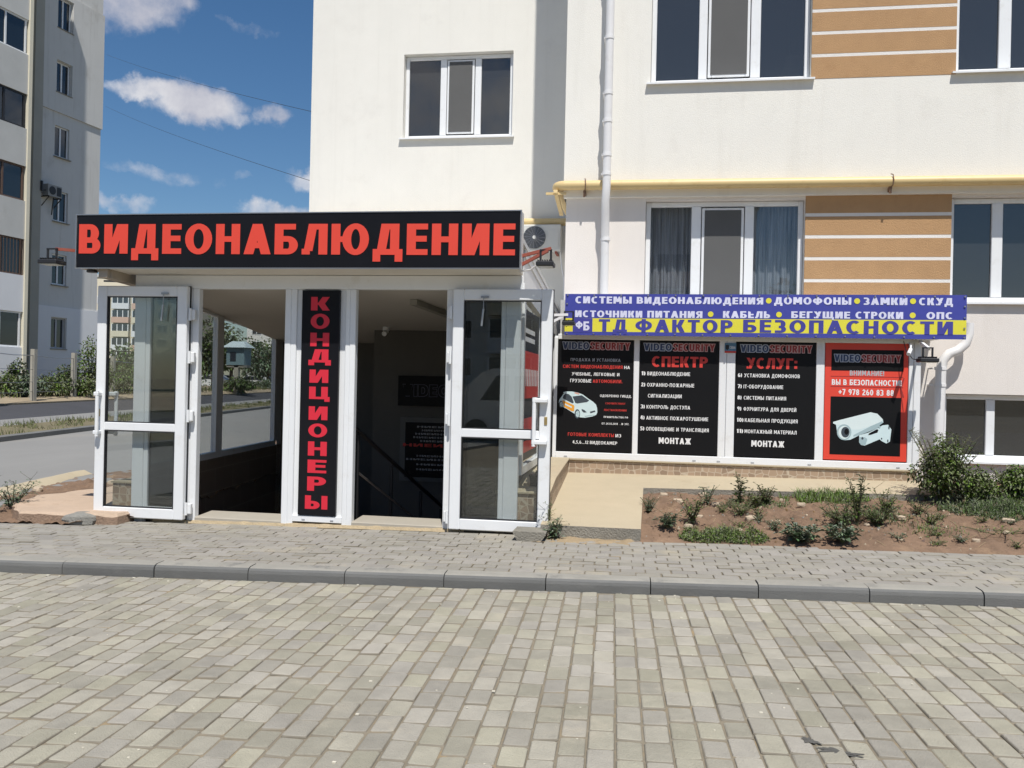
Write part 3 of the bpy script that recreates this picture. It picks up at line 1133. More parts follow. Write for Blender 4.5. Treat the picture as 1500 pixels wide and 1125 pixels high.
for (xa, ya), (xb, yb) in zip(base, base[1:] + base[:1]):
    for k in range(14):
        t = k / 14
        x, y = xa + (xb - xa) * t, ya + (yb - ya) * t
        nn = Vector((x * 4, y * 4, 0))
        rim.append((x + .06 * noise.noise(nn) + .02 * noise.noise(nn * 4), y + .05 * noise.noise(nn + Vector((9, 0, 0))) + .02 * noise.noise(nn * 4 + Vector((5, 0, 0)))))
cx_, cy_ = -6.1, 9.1
n = len(rim)


def slab_z(x, y): return .05 + (y - 8.1) * .012 + .012 * noise.noise(Vector((x * 3, y * 3, 0)))


vs = [(x + (x - cx_) * .03, y + (y - cy_) * .03, -.16) for x, y in rim] + [(x, y, slab_z(x, y) - .03 - .02 * noise.noise(Vector((x * 9, y * 9, 4)))) for x, y in rim]
for f in (.975, .7, .4):
    vs += [(cx_ + (x - cx_) * f, cy_ + (y - cy_) * f, slab_z(cx_ + (x - cx_) * f, cy_ + (y - cy_) * f)) for x, y in rim]
vs.append((cx_, cy_, slab_z(cx_, cy_)))
for r_ in range(4):
    mb.add([], [])
fs_ = [(r_ * n + k, r_ * n + (k + 1) % n, (r_ + 1) * n + (k + 1) % n, (r_ + 1) * n + k) for r_ in range(4) for k in range(n)] + [(4 * n + k, 4 * n + (k + 1) % n, 5 * n) for k in range(n)]
mb.add(vs, fs_)
for k in range(n):
    mb.m[k] = 1
struct('pale_slab', mb, [PINKC, mat('slab_side', (.27, .185, .13), 1, var=.25, scale=12, bump=1, bscale=50)])


def strip(name, q0, q1, m, dz0=0.0, dz1=0.0, s0=-60, s1=170, skirt=.12):
    mb = MB()
    n = max(1, int((q1 - q0) / .8))
    for k in range(n):
        a, b = q0 + (q1 - q0) * k / n, q0 + (q1 - q0) * (k + 1) / n
        ss = [s0, 0, 10, 20, 30, 45, 70, 110, s1]
        for sa, sb in zip(ss, ss[1:]):
            mb.quad(street_pt(b, sa, dz1), street_pt(a, sa, dz0), street_pt(a, sb, dz0), street_pt(b, sb, dz1))
    for sa, sb in zip([s0, 0, 20], [0, 20, s1]):
        mb.quad(street_pt(q0, sa, dz0), street_pt(q0, sa, dz0 - skirt), street_pt(q0, sb, dz0 - skirt), street_pt(q0, sb, dz0))
    return struct(name, mb, m)


strip('concrete_lane', 5.0, 10.62, LANE, -.012, -.012)
mb = MB(lambda q, s, z: street_pt(q, s, z))
for k in range(60):
    s0 = -20 + k * 2.0
    mb.box(10.62, 10.80, s0 + .008, s0 + 1.992, -.1, .10)
struct('lane_kerb', mb, KERB)
strip('verge', 10.80, 12.15, VERGE, .075, .02)
strip('footpath', 12.15, 12.98, LANE, .02, .02)
strip('asphalt_street', 12.98, 15.5, ASPH, -.01, -.01)
strip('sandy_bank', 15.5, 30, BANK, .05, .10)
mb = MB()
vs, fs = [], []
for j in range(38):                            # broken pale edge of the lane in front of the soil
    s = 8 + j * .16
    w = .24 + .2 * noise.noise((s * 1.3, 0, 0)) + .12 * noise.noise((s * 4.7, 3, 0)) + .12 * math.exp(-((s - 11.2) / 1.1) ** 2)
    vs += [street_pt(6.22 + .03 * noise.noise((s * 3, 4, 0)), s, .035), street_pt(6.22 - w * .5, s, .05 + .02 * noise.noise((s * 2, 1, 0))), street_pt(6.22 - w, s, -.01)]
for j in range(37):
    for k in range(2):
        a = j * 3 + k
        fs.append((a, a + 1, a + 4, a + 3))
mb.add(vs, fs)
struct('broken_lane_edge', mb, PADC, smooth=True)

# two wet oil spots on the road
random.seed(31)
for (cx, cy, rx, ry, lab) in ((.742, 3.995, .040, .030, 'small dark wet patch near the bottom edge of the block road'), (.855, 3.890, .080, .034, 'long dark wet smear beside the smaller patch on the block road')):
    mb = MB()
    pts = []
    for k in range(72):
        a = 2 * math.pi * k / 72
        w = 1 + .75 * noise.noise((math.cos(a) * 2.1 + cx * 9, math.sin(a) * 2.1, cy * 7)) + .55 * noise.noise((math.cos(a) * 5, math.sin(a) * 5, cy * 5))
        x, y = cx + rx * w * math.cos(a), cy + ry * w * math.sin(a) - .35 * rx * math.cos(a)
        pts.append((x, y, gz(x) - .0982))
    mb.add(pts + [(cx, cy, gz(cx) - .0982)], [(k, (k + 1) % 72, 72) for k in range(72)])
    tag(obj('wet_stain', mb, mat('oil_stain', (.095, .093, .085), .6, var=.2)), lab, 'stain')


# ------------------------------------------------------------------ the new apartment house
def wall_holes(mb, x0, x1, z0, z1, y, holes, depth, m=0, rm=None):
    """Front face at y (towards -Y) with rectangular holes, reveals depth deep."""
    rm = m if rm is None else rm
    xs = sorted({x0, x1, *[h[0] for h in holes], *[h[1] for h in holes]})
    zs = sorted({z0, z1, *[h[2] for h in holes], *[h[3] for h in holes]})
    for a, b in zip(xs, xs[1:]):
        for c, d in zip(zs, zs[1:]):
            mx_, mz_ = (a + b) / 2, (c + d) / 2
            if any(h[0] < mx_ < h[1] and h[2] < mz_ < h[3] for h in holes):
                continue
            if mx_ < x0 or mx_ > x1 or mz_ < z0 or mz_ > z1:
                continue
            mb.quad((a, y, c), (b, y, c), (b, y, d), (a, y, d), m)
    for (a, b, c, d) in holes:
        a, b, c, d = max(a, x0), min(b, x1), max(c, z0), min(d, z1)
        mb.quad((a, y, c), (a, y + depth, c), (b, y + depth, c), (b, y, c), rm)
        mb.quad((a, y, d), (b, y, d), (b, y + depth, d), (a, y + depth, d), rm)
        mb.quad((a, y, c), (a, y, d), (a, y + depth, d), (a, y + depth, c), rm)
        mb.quad((b, y, c), (b, y + depth, c), (b, y + depth, d), (b, y, d), rm)


house = thing('apartment_house', 'new cream apartment house with ochre striped panels behind the shop entrance', 'building', (0, 12, 0))
YU, YL, YB = 11.13, 11.20, 13.80
TOP = 14.2
upper = [(-.055, 1.915, 5.385, 6.90), (3.60, 5.55, 5.40, 6.90), (-.055, 1.915, 8.25, 9.75), (3.60, 5.55, 8.25, 9.75)]
lower = [(-.08, 1.895, 2.42, 3.90), (3.61, 5.55, 2.62, 3.905), (3.57, 5.35, .69, 1.50)]
mb = MB()
wall_holes(mb, -1.14, 9.5, 3.935, TOP, YU, upper, .25)
mb.quad((-1.14, YU, 3.935), (-1.14, YL + .02, 3.935), (9.5, YL + .02, 3.935), (9.5, YU, 3.935))
mb.quad((-1.14, YU, 3.935), (-1.14, YU, TOP), (-1.14, YB, TOP), (-1.14, YB, 3.935))
mb.quad((9.5, YU, 3.935), (9.5, 24, 3.935), (9.5, 24, TOP), (9.5, YU, TOP))
mb.quad((-1.14, YU, TOP), (9.5, YU, TOP), (9.5, 24, TOP), (-1.14, 24, TOP))
obj('upper_wall', mb, WALL, house)
mb = MB()
wall_holes(mb, -1.11, 9.5, -.4, 3.935, YL, lower, .22)
mb.quad((-1.11, YL, -.4), (-1.11, YL, 3.935), (-1.11, YB, 3.935), (-1.11, YB, -.4))
mb.quad((9.5, YL, -.4), (9.5, 24, -.4), (9.5, 24, 3.935), (9.5, YL, 3.935))
obj('lower_wall', mb, WALLLOW, house)
mb = MB()
wall_holes(mb, -5.72, -1.0, -.4, TOP, YB, [(-4.115, -2.28, 5.535, 6.925), (-4.115, -2.28, 8.4, 9.8)], .25)
mb.quad((-5.72, YB, -.4), (-5.72, YB, TOP), (-5.72, 26, TOP), (-5.72, 26, -.4))
mb.quad((-5.72, YB, TOP), (-1.0, YB, TOP), (-1.0, 26, TOP), (-5.72, 26, TOP))
mb.quad((-5.72, 26, -.4), (-5.72, 26, TOP), (9.5, 26, TOP), (9.5, 26, -.4))
obj('wing_wall', mb, WALL, house)

# ochre panels with white bands
for (x0, x1, y, z0, z1, bands) in ((1.915, 3.60, YU, 5.373, 9.9, [5.659, 5.938, 6.216, 6.49, 6.77, 7.05, 7.33, 7.6, 7.9, 8.2]),
                                   (1.895, 3.61, YL, 2.2, 3.932, [2.33, 2.60, 2.874, 3.148, 3.421, 3.695])):
    mb = MB()
    z = z0
    for b in bands:
        mb.box(x0, x1, y - .004, y + .01, z, b - .021, 0)
        mb.box(x0, x1, y - .002, y + .01, b - .021, b + .021, 1)
        z = b + .021
    mb.box(x0, x1, y - .004, y + .01, z, z1, 0)
    obj('striped_panel', mb, [OCHRE, BANDW], house)


def house_window(x0, x1, z0, z1, y, mul, screen=None, curtain=None, sill=True, glass=G_WIN, dep=.11):
    """PVC window: frame > panes, sill, insect screen, curtain, the plastered room behind."""
    fy0, fy1 = y + dep, y + dep + .065
    f = MB()
    f.frame(x0 + .004, x1 - .004, z0 + .004, z1 - .004, .062, fy0, fy1, 0, .008)
    xs_ = [x0 + .062] + [v for ab in mul for v in ab] + [x1 - .062]
    for a, b in mul:
        f.box(a, b, fy0 - .004, fy1, z0 + .066, z1 - .066, 0, .006)
    fr = obj('window', f, PVC, house)
    for k in range(0, len(xs_), 2):
        a, b = xs_[k], xs_[k + 1]
        p = MB()
        if screen is not None and k // 2 == screen:
            ff = MB()
            ff.frame(a + .012, b - .012, z0 + .085, z1 - .085, .05, fy0 - .012, fy0 + .03, 0, .006)
            obj('sash', ff, PVC, fr)
            s = box1(a + .045, b - .045, fy0 - .018, fy0 - .014, z0 + .115, z1 - .115)
            obj('insect_screen', s, SCREEN, fr)
            p.box(a + .06, b - .06, fy0 + .03, fy0 + .036, z0 + .13, z1 - .13)
        else:
            p.box(a, b, fy0 + .03, fy0 + .036, z0 + .066, z1 - .066)
        obj('pane', p, glass, fr)
    g = MB()
    g.frame(x0 + .062, x1 - .062, z0 + .062, z1 - .062, .008, fy0 - .001, fy0 + .028)
    if sill:
        s = MB()
        s.prismx([(y - .06, z0 - .03), (y - .06, z0 - .008), (fy0 + .01, z0 + .012), (fy0 + .01, z0 + .002), (y - .052, z0 - .022), (y - .052, z0 - .03)], x0 - .05, x1 + .04)
        obj('sill', s, PVC, fr)
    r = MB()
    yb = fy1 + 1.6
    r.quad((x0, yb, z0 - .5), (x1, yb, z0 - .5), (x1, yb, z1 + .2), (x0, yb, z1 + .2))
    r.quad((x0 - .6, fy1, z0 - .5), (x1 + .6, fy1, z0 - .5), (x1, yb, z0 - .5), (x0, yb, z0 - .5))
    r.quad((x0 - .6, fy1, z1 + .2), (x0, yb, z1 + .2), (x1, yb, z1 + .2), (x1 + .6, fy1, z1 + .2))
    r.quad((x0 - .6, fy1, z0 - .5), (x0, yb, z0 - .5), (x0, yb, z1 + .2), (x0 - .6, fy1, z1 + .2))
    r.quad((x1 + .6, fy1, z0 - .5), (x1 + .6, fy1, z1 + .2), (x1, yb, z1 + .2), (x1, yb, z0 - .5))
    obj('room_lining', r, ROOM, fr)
    if curtain:
        c = MB()
        nx = 240
        zb = z0 + .03
        vs = []
        for i in range(nx + 1):
            x = x0 + .03 + (x1 - x0 - .06) * i / nx
            yy = fy1 + .13 + .022 * math.sin(x * 58 + 1.5 * math.sin(x * 9)) + .012 * math.sin(x * 131)
            vs += [(x, yy, zb), (x, yy, z1)]
        c.add(vs, [(2 * i, 2 * i + 2, 2 * i + 3, 2 * i + 1) for i in range(nx)])
        obj('curtain', c, LACE if curtain == 1 else BLIND, fr, smooth=True)
    return fr


house_window(-.055, 1.915, 5.385, 6.90, YU, [(.545, .65), (1.19, 1.31)], 1)
house_window(3.60, 5.55, 5.40, 6.90, YU, [(4.115, 4.255), (4.9, 5.02)], None)
house_window(-.08, 1.895, 2.42, 3.90, YL, [(.505, .625), (1.172, 1.285)], 1, 1, True, G_LACE)
house_window(3.61, 5.55, 2.62, 3.905, YL, [(4.11, 4.235), (4.9, 5.02)], None, None)
house_window(3.57, 5.35, .69, 1.50, YL, [(4.09, 4.19), (4.75, 4.85)], None, 2, True, G_WIN)
house_window(-4.115, -2.28, 5.535, 6.925, YB, [(-3.515, -3.41), (-2.93, -2.825)], 1)
b = MB()
b.add([(1.60, YU + .40, 5.50), (1.83, YU + .40, 5.50), (1.84, YU + .30, 5.80), (1.66, YU + .34, 5.80), (1.60, YU + .42, 5.50), (1.83, YU + .42, 5.50), (1.84, YU + .32, 5.80), (1.66, YU + .36, 5.80)],
      [(0, 1, 2, 3), (7, 6, 5, 4), (0, 4, 5, 1), (1, 5, 6, 2), (2, 6, 7, 3), (3, 7, 4, 0)])
tag(obj('cardboard_sheet', b, CARDB), 'pale sheet leaning inside the upper window left of the striped panel', 'board')

# gas pipe along the facade, turning round the corner to the wing
mb = MB()
z = 4.07
pts = [(9.4, 11.04, z - .02), (-1.10, 11.04, z)]
for k in range(1, 9):
    a = math.pi / 2 * k / 8
    pts.append((-1.10 - .13 * math.sin(a), 11.04 + .13 * (1 - math.cos(a)), z))
pts += [(-1.23, 13.50, z + .02)]
for k in range(1, 7):
    a = math.pi / 2 * k / 6
    pts.append((-1.23 - .12 * (1 - math.cos(a)), 13.50 + .12 * math.sin(a), z + .02))
pts += [(-5.68, 13.62, z + .03)]
g = thing('gas_pipe', 'thick yellow gas pipe running along the facade above the lower windows', 'pipe', (0, 11.04, 4.07))
mb.tube(pts, .062, 16)
obj('pipe_run', mb, GAS, g, smooth=True)
for x in (-.86, 2.86, 6.5):
    mb = MB()
    mb.tube([(x, 11.04, z + .085), (x + .01, 10.985, z + .065), (x + .015, 10.968, z), (x + .01, 10.985, z - .065), (x, 11.04, z - .075)], .007, 6)
    mb.beam((x, 11.04, z - .07), (x, 11.14, z - .10), .03, .045)
    mb.beam((x - .005, 11.04, z - .075), (x - .005, 11.04, z - .15), .025, .03)
    obj('bracket', mb, BRACK, g)
mb = MB()
mb.beam((-1.23, 11.0, z - .08), (-1.23, 11.8, z - .22), .05, .04)
mb.beam((-1.36, 11.05, z - .1), (-1.10, 11.05, z - .1), .03, .03)
obj('corner_bracket', mb, GAS, g)
mb = MB()
mb.beam((-1.75, 13.62, z - .05), (-1.75, 13.79, z - .1), .03, .05)
obj('bracket', mb, BRACK, g)

# rain pipes
d = thing('rain_pipe', 'tall white rain pipe on the facade crossing the yellow gas pipe', 'pipe', (-.57, 11.0, 2.5))
mb = MB()
mb.tube([(-.575, 10.91, 9.5), (-.575, 10.91, 4.02), (-.585, 10.93, 3.85), (-.585, 10.98, 3.7), (-.585, 11.05, 3.45), (-.585, 11.07, 3.3), (-.585, 11.07, 2.2)], .052, 16)
obj('pipe_run', mb, PIPEW, d, smooth=True)
for zc, yy in ((5.9, 10.91), (5.2, 10.91), (4.85, 10.91), (4.42, 10.91), (4.18, 10.91), (3.38, 11.062), (6.9, 10.91)):
    mb = MB()
    mb.tube([(-.578, yy, zc - .02), (-.578, yy, zc + .02)], .06, 16)
    mb.beam((-.64, yy, zc), (-.64, YU if zc > 4 else YL, zc), .012, .02)
    obj('collar', mb, PIPEW, d, smooth=True)
d = thing('rain_pipe', 'short white rain pipe with an elbow below the right end of the blue banner', 'pipe', (3.45, 11.0, .5))
mb = MB()
mb.tube([(3.78, 11.02, 2.35), (3.78, 11.02, 2.22), (3.74, 11.02, 2.10), (3.66, 11.02, 2.02), (3.56, 11.02, 1.98), (3.49, 11.02, 1.90), (3.47, 11.02, 1.78), (3.455, 11.02, .45)], [.05, .05, .056, .058, .058, .058, .06, .058], 16)
obj('pipe_run', mb, PIPEW, d, smooth=True)
for zc in (1.80, 1.60):
    mb = MB()
    mb.tube([(3.465, 11.02, zc - .018), (3.465, 11.02, zc + .018)], .068, 16)
    mb.beam((3.38, 11.02, zc), (3.38, YL, zc), .012, .02)
    obj('collar', mb, PIPEW, d, smooth=True)

# air conditioner on the wing
a = thing('air_conditioner', 'white outdoor air conditioner with round fan grille behind the right end of the big sign', 'air conditioner', (-1.72, 13.6, 3.6))
mb = MB()
mb.box(-2.05, -1.40, 13.42, 13.70, 3.60, 4.02, 0, .015)
obj('casing', mb, ACW, a)
mb = MB()
cx, cz = -1.82, 3.815
for k in range(13):
    rr = .035 + k * .0115
    mb.tube([(cx + rr * math.cos(2 * math.pi * i / 28), 13.405, cz + rr * math.sin(2 * math.pi * i / 28)) for i in range(29)], .0028, 5, caps=False)
for k in range(16):
    t = 2 * math.pi * k / 16
    mb.tube([(cx + .03 * math.cos(t), 13.402, cz + .03 * math.sin(t)), (cx + .175 * math.cos(t + .35), 13.402, cz + .175 * math.sin(t + .35))], .003, 5)
obj('fan_grille', mb, GREYST, a)
mb = MB()
mb.tube([(cx, 13.412, cz), (cx, 13.4195, cz)], .178, 28)
obj('fan_opening', mb, DARKST, a)
mb = MB()
mb.tube([(cx, 13.395, cz), (cx, 13.41, cz)], .028, 16)
obj('fan_hub', mb, ACW, a)
mb = MB()
mb.box(-1.60, -1.435, 13.412, 13.4195, 3.66, 3.93, 0, .004)
obj('service_cover', mb, ACW, a)
for x in (-1.97, -1.48):
    mb = MB()
    mb.beam((x, 13.44, 3.585), (x, 13.79, 3.585), .03, .03)
    obj('bracket', mb, RUST, a)
mb = MB()
mb.tube([(-1.42, 13.55, 3.62), (-1.40, 13.6, 3.4), (-1.37, 13.70, 3.2), (-1.36, 13.74, 2.6)], .012, 8)
obj('hose', mb, PVC, a, smooth=True)


# ------------------------------------------------------------------ glazed shop entrance
ent = thing('shop_entrance', 'white framed glazed shop entrance with two open doors and a staircase down', 'entrance', (-3.3, 8.5, 0))
FY = 8.50                                     # front face of the frames
LW0, LW1 = (-5.40, 8.55), (-5.885, 13.25)     # skewed left side wall


def lw_x(y): return LW0[0] + (LW1[0] - LW0[0]) * (y - LW0[1]) / (LW1[1] - LW0[1])


def ceil_z(y): return 2.50 - .083 * max(0, y - 8.5)


def roof_z(y): return 2.945 - .106 * (y - 8.2)


mb = MB()
mb.box(-5.47, -5.34, FY, FY + .09, -.08, 2.44, 0, .006)          # corner post
mb.box(-5.34, -5.29, FY + .01, FY + .08, .02, 2.44, 0, .005)
mb.box(-4.90, -4.80, FY, FY + .09, -.06, 2.44, 0, .006)
mb.box(-4.80, -4.725, FY - .004, FY + .08, -.05, 2.44, 0, .006)
mb.box(-3.76, -3.695, FY - .004, FY + .08, -.02, 2.44, 0, .006)
mb.box(-3.695, -3.635, FY, FY + .09, -.02, 2.44, 0, .006)
mb.box(-3.10, -3.05, FY, FY + .09, 0, 2.44, 0, .006)
mb.box(-3.05, -2.99, FY - .004, FY + .08, 0, 2.44, 0, .006)
mb.box(-2.03, -1.95, FY - .004, FY + .08, .01, 2.44, 0, .006)
mb.box(-1.95, -1.87, FY, FY + .09, .01, 2.44, 0, .006)
mb.box(-1.47, -1.42, FY + .01, FY + .08, .05, 2.44, 0, .005)
mb.box(-1.42, -1.27, FY, FY + .09, .02, 2.44, 0, .006)
mb.box(-5.47, -1.27, FY - .002, FY + .092, 2.44, 2.585, 0, .006)  # head beam
mb.box(-3.635, -3.10, FY + .03, FY + .06, 0.02, 2.44)             # panel of the middle column
mb.box(-3.635, -3.10, FY + .0, FY + .03, 0.02, .085, 0, .004)
for x0, x1 in ((-5.29, -4.90), (-1.87, -1.47)):
    mb.box(x0, x1, FY + .01, FY + .08, .02, .10, 0, .005)
    mb.box(x0, x1, FY + .01, FY + .08, 2.36, 2.44, 0, .005)
obj('frame', mb, PVC, ent)
for x in (-3.53, -3.22):
    obj('drain_cap', box1(x, x + .035, FY - .006, FY + .004, .040, .054, 0, .002), GREYP, ent)
for x0, x1 in ((-5.29, -4.90), (-1.87, -1.47)):
    obj('side_pane', box1(x0, x1, FY + .04, FY + .046, .10, 2.36), G_SIDE, ent)
mb = MB()                                      # yellowed foam and mortar at the foot of the frames
random.seed(3)
vs, fs = [], []
for k in range(141):
    x = -5.2 + 3.4 * k / 140
    n0 = noise.noise(Vector((x * 9, 0, 0)))
    vs += [(x, FY - .035 - .02 * n0, gz(x) - .006), (x, FY - .012, gz(x) + .024 + .012 * n0), (x, FY + .06, gz(x) + .028)]
for k in range(140):
    for j in range(2):
        a = k * 3 + j
        fs.append((a, a + 3, a + 4, a + 1))
mb.add(vs, fs)
obj('mortar_line', mb, FOAM, ent, smooth=True)
for x0, x1 in ((-4.725, -3.76), (-2.99, -2.03)):
    zt = gz((x0 + x1) / 2)
    mb = MB()
    mb.prismx([(FY - .004, zt - .03), (FY - .004, zt + .045), (FY + .02, zt + .052), (8.86, zt + .068), (8.86, zt - .03)], x0, x1)
    obj('threshold', mb, STEPT, ent)
# stairs down
mb = MB()
for k in range(9):
    y0 = 8.86 + k * .31
    mb.box(-5.75 + .0, -1.32, y0, y0 + .31, -2.2, .02 - (k + 1) * .165)
obj('staircase', mb, DTILE, ent)
mb = MB()                                      # left side: tiled breast, white window frame
ys_ = [8.60, 9.2, 10.0, 10.72, 11.6, 12.4, 13.25]
for y0, y1 in zip(ys_, ys_[1:]):
    a, b = lw_x(y0), lw_x(y1)
    mb.quad((a, y0, -2.3), (b, y1, -2.3), (b, y1, .44), (a, y0, .44), 0)
    mb.quad((a - .12, y0, -.3), (a - .12, y0, .44), (b - .12, y1, .44), (b - .12, y1, -.3), 1)
    mb.quad((a, y0, .44), (b, y1, .44), (b - .12, y1, .44), (a - .12, y0, .44), 1)
obj('side_breast', mb, [DTILE, BTILE], ent)


def side_bar(mb, y0, y1, za0, za1, zb0, zb1, x_in=0.0, t=.07):
    a, b = lw_x(y0), lw_x(y1)
    vs = [(a + x_in, y0, za0), (a + x_in - t, y0, za0), (b + x_in - t, y1, zb0), (b + x_in, y1, zb0),
          (a + x_in, y0, za1), (a + x_in - t, y0, za1), (b + x_in - t, y1, zb1), (b + x_in, y1, zb1)]
    mb.add(vs, [(0, 1, 2, 3), (7, 6, 5, 4), (0, 4, 5, 1), (1, 5, 6, 2), (2, 6, 7, 3), (3, 7, 4, 0)])


mb = MB()


def topz(y): return 2.33 - .052 * (y - 10.0)


side_bar(mb, 8.60, 12.98, .44, .52, .44, .52)
for y0, y1 in ((8.60, 8.68), (10.58, 10.79), (12.90, 13.02)):
    side_bar(mb, y0, y1, .52, topz(y0) + .06, .52, topz(y1) + .06)
for y0, y1 in ((8.68, 10.58), (10.79, 12.90)):
    side_bar(mb, y0, y1, topz(y0) - .0, topz(y0) + .07, topz(y1), topz(y1) + .07)
obj('side_frame', mb, PVC, ent)
for y0, y1 in ((8.68, 10.58), (10.79, 12.90)):
    mb = MB()
    side_bar(mb, y0, y1, .52, topz(y0), .52, topz(y1), -.03, .006)
    obj('side_window', mb, G_DOOR, ent)
mb = MB()                                      # walls inside and the lintel above the side windows
side_bar(mb, 8.60, 13.25, topz(8.6) + .07, ceil_z(8.6) + .1, topz(13.25) + .07, ceil_z(13.25) + .12, .002, .08)
mb.quad((lw_x(13.02), 13.02, -2.3), (lw_x(13.25), 13.25, -2.3), (lw_x(13.25), 13.25, 2.4), (lw_x(13.02), 13.02, 2.4))
obj('side_lintel', mb, PVC, ent)
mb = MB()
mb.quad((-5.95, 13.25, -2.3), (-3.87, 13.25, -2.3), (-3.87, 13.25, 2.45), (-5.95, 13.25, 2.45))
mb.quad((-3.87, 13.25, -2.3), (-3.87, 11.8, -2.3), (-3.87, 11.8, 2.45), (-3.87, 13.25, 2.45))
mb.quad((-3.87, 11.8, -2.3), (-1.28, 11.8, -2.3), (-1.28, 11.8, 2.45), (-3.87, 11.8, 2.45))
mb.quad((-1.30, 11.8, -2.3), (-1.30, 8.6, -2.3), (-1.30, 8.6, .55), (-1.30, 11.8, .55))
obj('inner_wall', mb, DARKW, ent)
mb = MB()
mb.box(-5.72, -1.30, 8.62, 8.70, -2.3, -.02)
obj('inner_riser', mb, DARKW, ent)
mb = MB()
vs = []
for y in (8.59, 10.0, 11.5, 13.3):
    vs += [(lw_x(y) - .05, y, ceil_z(y)), (-1.28, y, ceil_z(y))]
mb.add(vs, [(2 * k, 2 * k + 1, 2 * k + 3, 2 * k + 2) for k in range(3)])
obj('ceiling', mb, CEIL, ent)
# sloping roof
mb = MB()
ya, yb_ = 8.30, 13.75
poly = [(lw_x(8.5) - .10, ya), (-1.235, ya), (-1.235, yb_), (lw_x(yb_) - .14, yb_)]
mb.prismz(poly, lambda x, y: roof_z(y) - .05, lambda x, y: roof_z(y))
obj('roof', mb, ROOFT, ent)
mb = MB()                                      # right gable: frame bars and white filling
for (z0f, z1f, xx, t, m) in ((lambda y: ceil_z(y) - .08, lambda y: ceil_z(y) + .02, -1.245, .07, 0), (lambda y: ceil_z(y) + .02, lambda y: roof_z(y) - .125, -1.26, .04, 0), (lambda y: roof_z(y) - .125, lambda y: roof_z(y) - .05, -1.245, .07, 0)):
    y0, y1 = 8.55, 13.7
    mb.add([(xx, y0, z0f(y0)), (xx - t, y0, z0f(y0)), (xx - t, y1, z0f(y1)), (xx, y1, z0f(y1)), (xx, y0, z1f(y0)), (xx - t, y0, z1f(y0)), (xx - t, y1, z1f(y1)), (xx, y1, z1f(y1))],
           [(0, 3, 2, 1), (4, 5, 6, 7), (0, 1, 5, 4), (1, 2, 6, 5), (2, 3, 7, 6), (3, 0, 4, 7)], m)
mb.box(-1.315, -1.245, 8.60, 8.68, .58, 2.42)
mb.box(-1.315, -1.245, 10.0, 10.08, .58, 2.30)
mb.box(-1.315, -1.245, 11.6, 11.75, .58, 2.17)
mb.box(-1.315, -1.245, 8.68, 11.6, .58, .66)
obj('gable_frame', mb, PVC, ent)
mb = MB()                                      # same on the left, above the side windows
vsl = []
for y in (8.55, 13.7):
    for dx in (-.02, -.08):
        vsl += [(lw_x(y) + dx, y, ceil_z(y) + .10), (lw_x(y) + dx, y, roof_z(y) - .052)]
mb.add(vsl, [(0, 1, 5, 4), (2, 6, 7, 3), (0, 2, 3, 1), (4, 5, 7, 6), (1, 3, 7, 5), (0, 4, 6, 2)])
obj('left_gable', mb, PVC, ent)
# right side glazing with two printed sheets inside
mb = MB()
mb.add([(-1.28, 8.68, .66), (-1.28, 10.0, .66), (-1.28, 10.0, 2.30), (-1.28, 8.68, 2.40), (-1.286, 8.68, .66), (-1.286, 10.0, .66), (-1.286, 10.0, 2.30), (-1.286, 8.68, 2.40)], [(0, 1, 2, 3), (7, 6, 5, 4), (0, 3, 7, 4), (1, 5, 6, 2)])
mb.add([(-1.28, 10.08, .66), (-1.28, 11.6, .66), (-1.28, 11.6, 2.17), (-1.28, 10.08, 2.29), (-1.286, 10.08, .66), (-1.286, 11.6, .66), (-1.286, 11.6, 2.17), (-1.286, 10.08, 2.29)], [(0, 1, 2, 3), (7, 6, 5, 4), (0, 3, 7, 4), (1, 5, 6, 2)])
obj('side_window', mb, G_SIDE, ent)
mb = MB()
mb.box(-1.279, -1.272, 8.70, 9.98, .70, 2.28, 0)
mb.box(-1.2715, -1.2705, 8.70, 9.98, 1.35, 1.85, 1)
mb.box(-1.2715, -1.2705, 8.75, 9.95, 1.00, 1.14, 1)
mb.box(-1.2715, -1.2705, 8.75, 9.95, .78, .90, 1)
for k in range(9):
    mb.box(-1.2700, -1.2695, 8.78 + k * .13, 8.85 + k * .13, 1.48, 1.66, 2)
mb.box(-1.2715, -1.2705, 8.85, 9.6, 1.95, 2.00, 2)
mb.box(-1.2715, -1.2705, 8.85, 9.6, 2.04, 2.09, 2)
obj('window_print', mb, [BLACKP, REDP, WHITEP], ent)
# soffit under the sign
mb = MB()
mb.prismx([(8.16, 2.602), (FY - .003, 2.586), (FY - .003, 2.66), (8.16, 2.66)], -5.56, -1.26)
obj('soffit', mb, SOFF, ent)
mb = MB()
mb.prismz([(-5.90, 8.20), (-5.56, 8.20), (-5.56, 9.3), (-5.75, 9.3)], 2.605, 2.64)
mb.beam((-5.62, 8.16, 2.56), (-5.60, 8.95, 2.52), .10, .09)
mb.beam((-5.56, 8.20, 2.565), (-5.54, 8.95, 2.525), .03, .11)
obj('eaves_beam', mb, BEIGEB, ent)
mb = MB()
mb.tube([(-5.80, 8.24, 2.596), (-5.80, 8.24, 2.575)], .055, 20)
obj('soffit_lamp', mb, DARKST, ent)
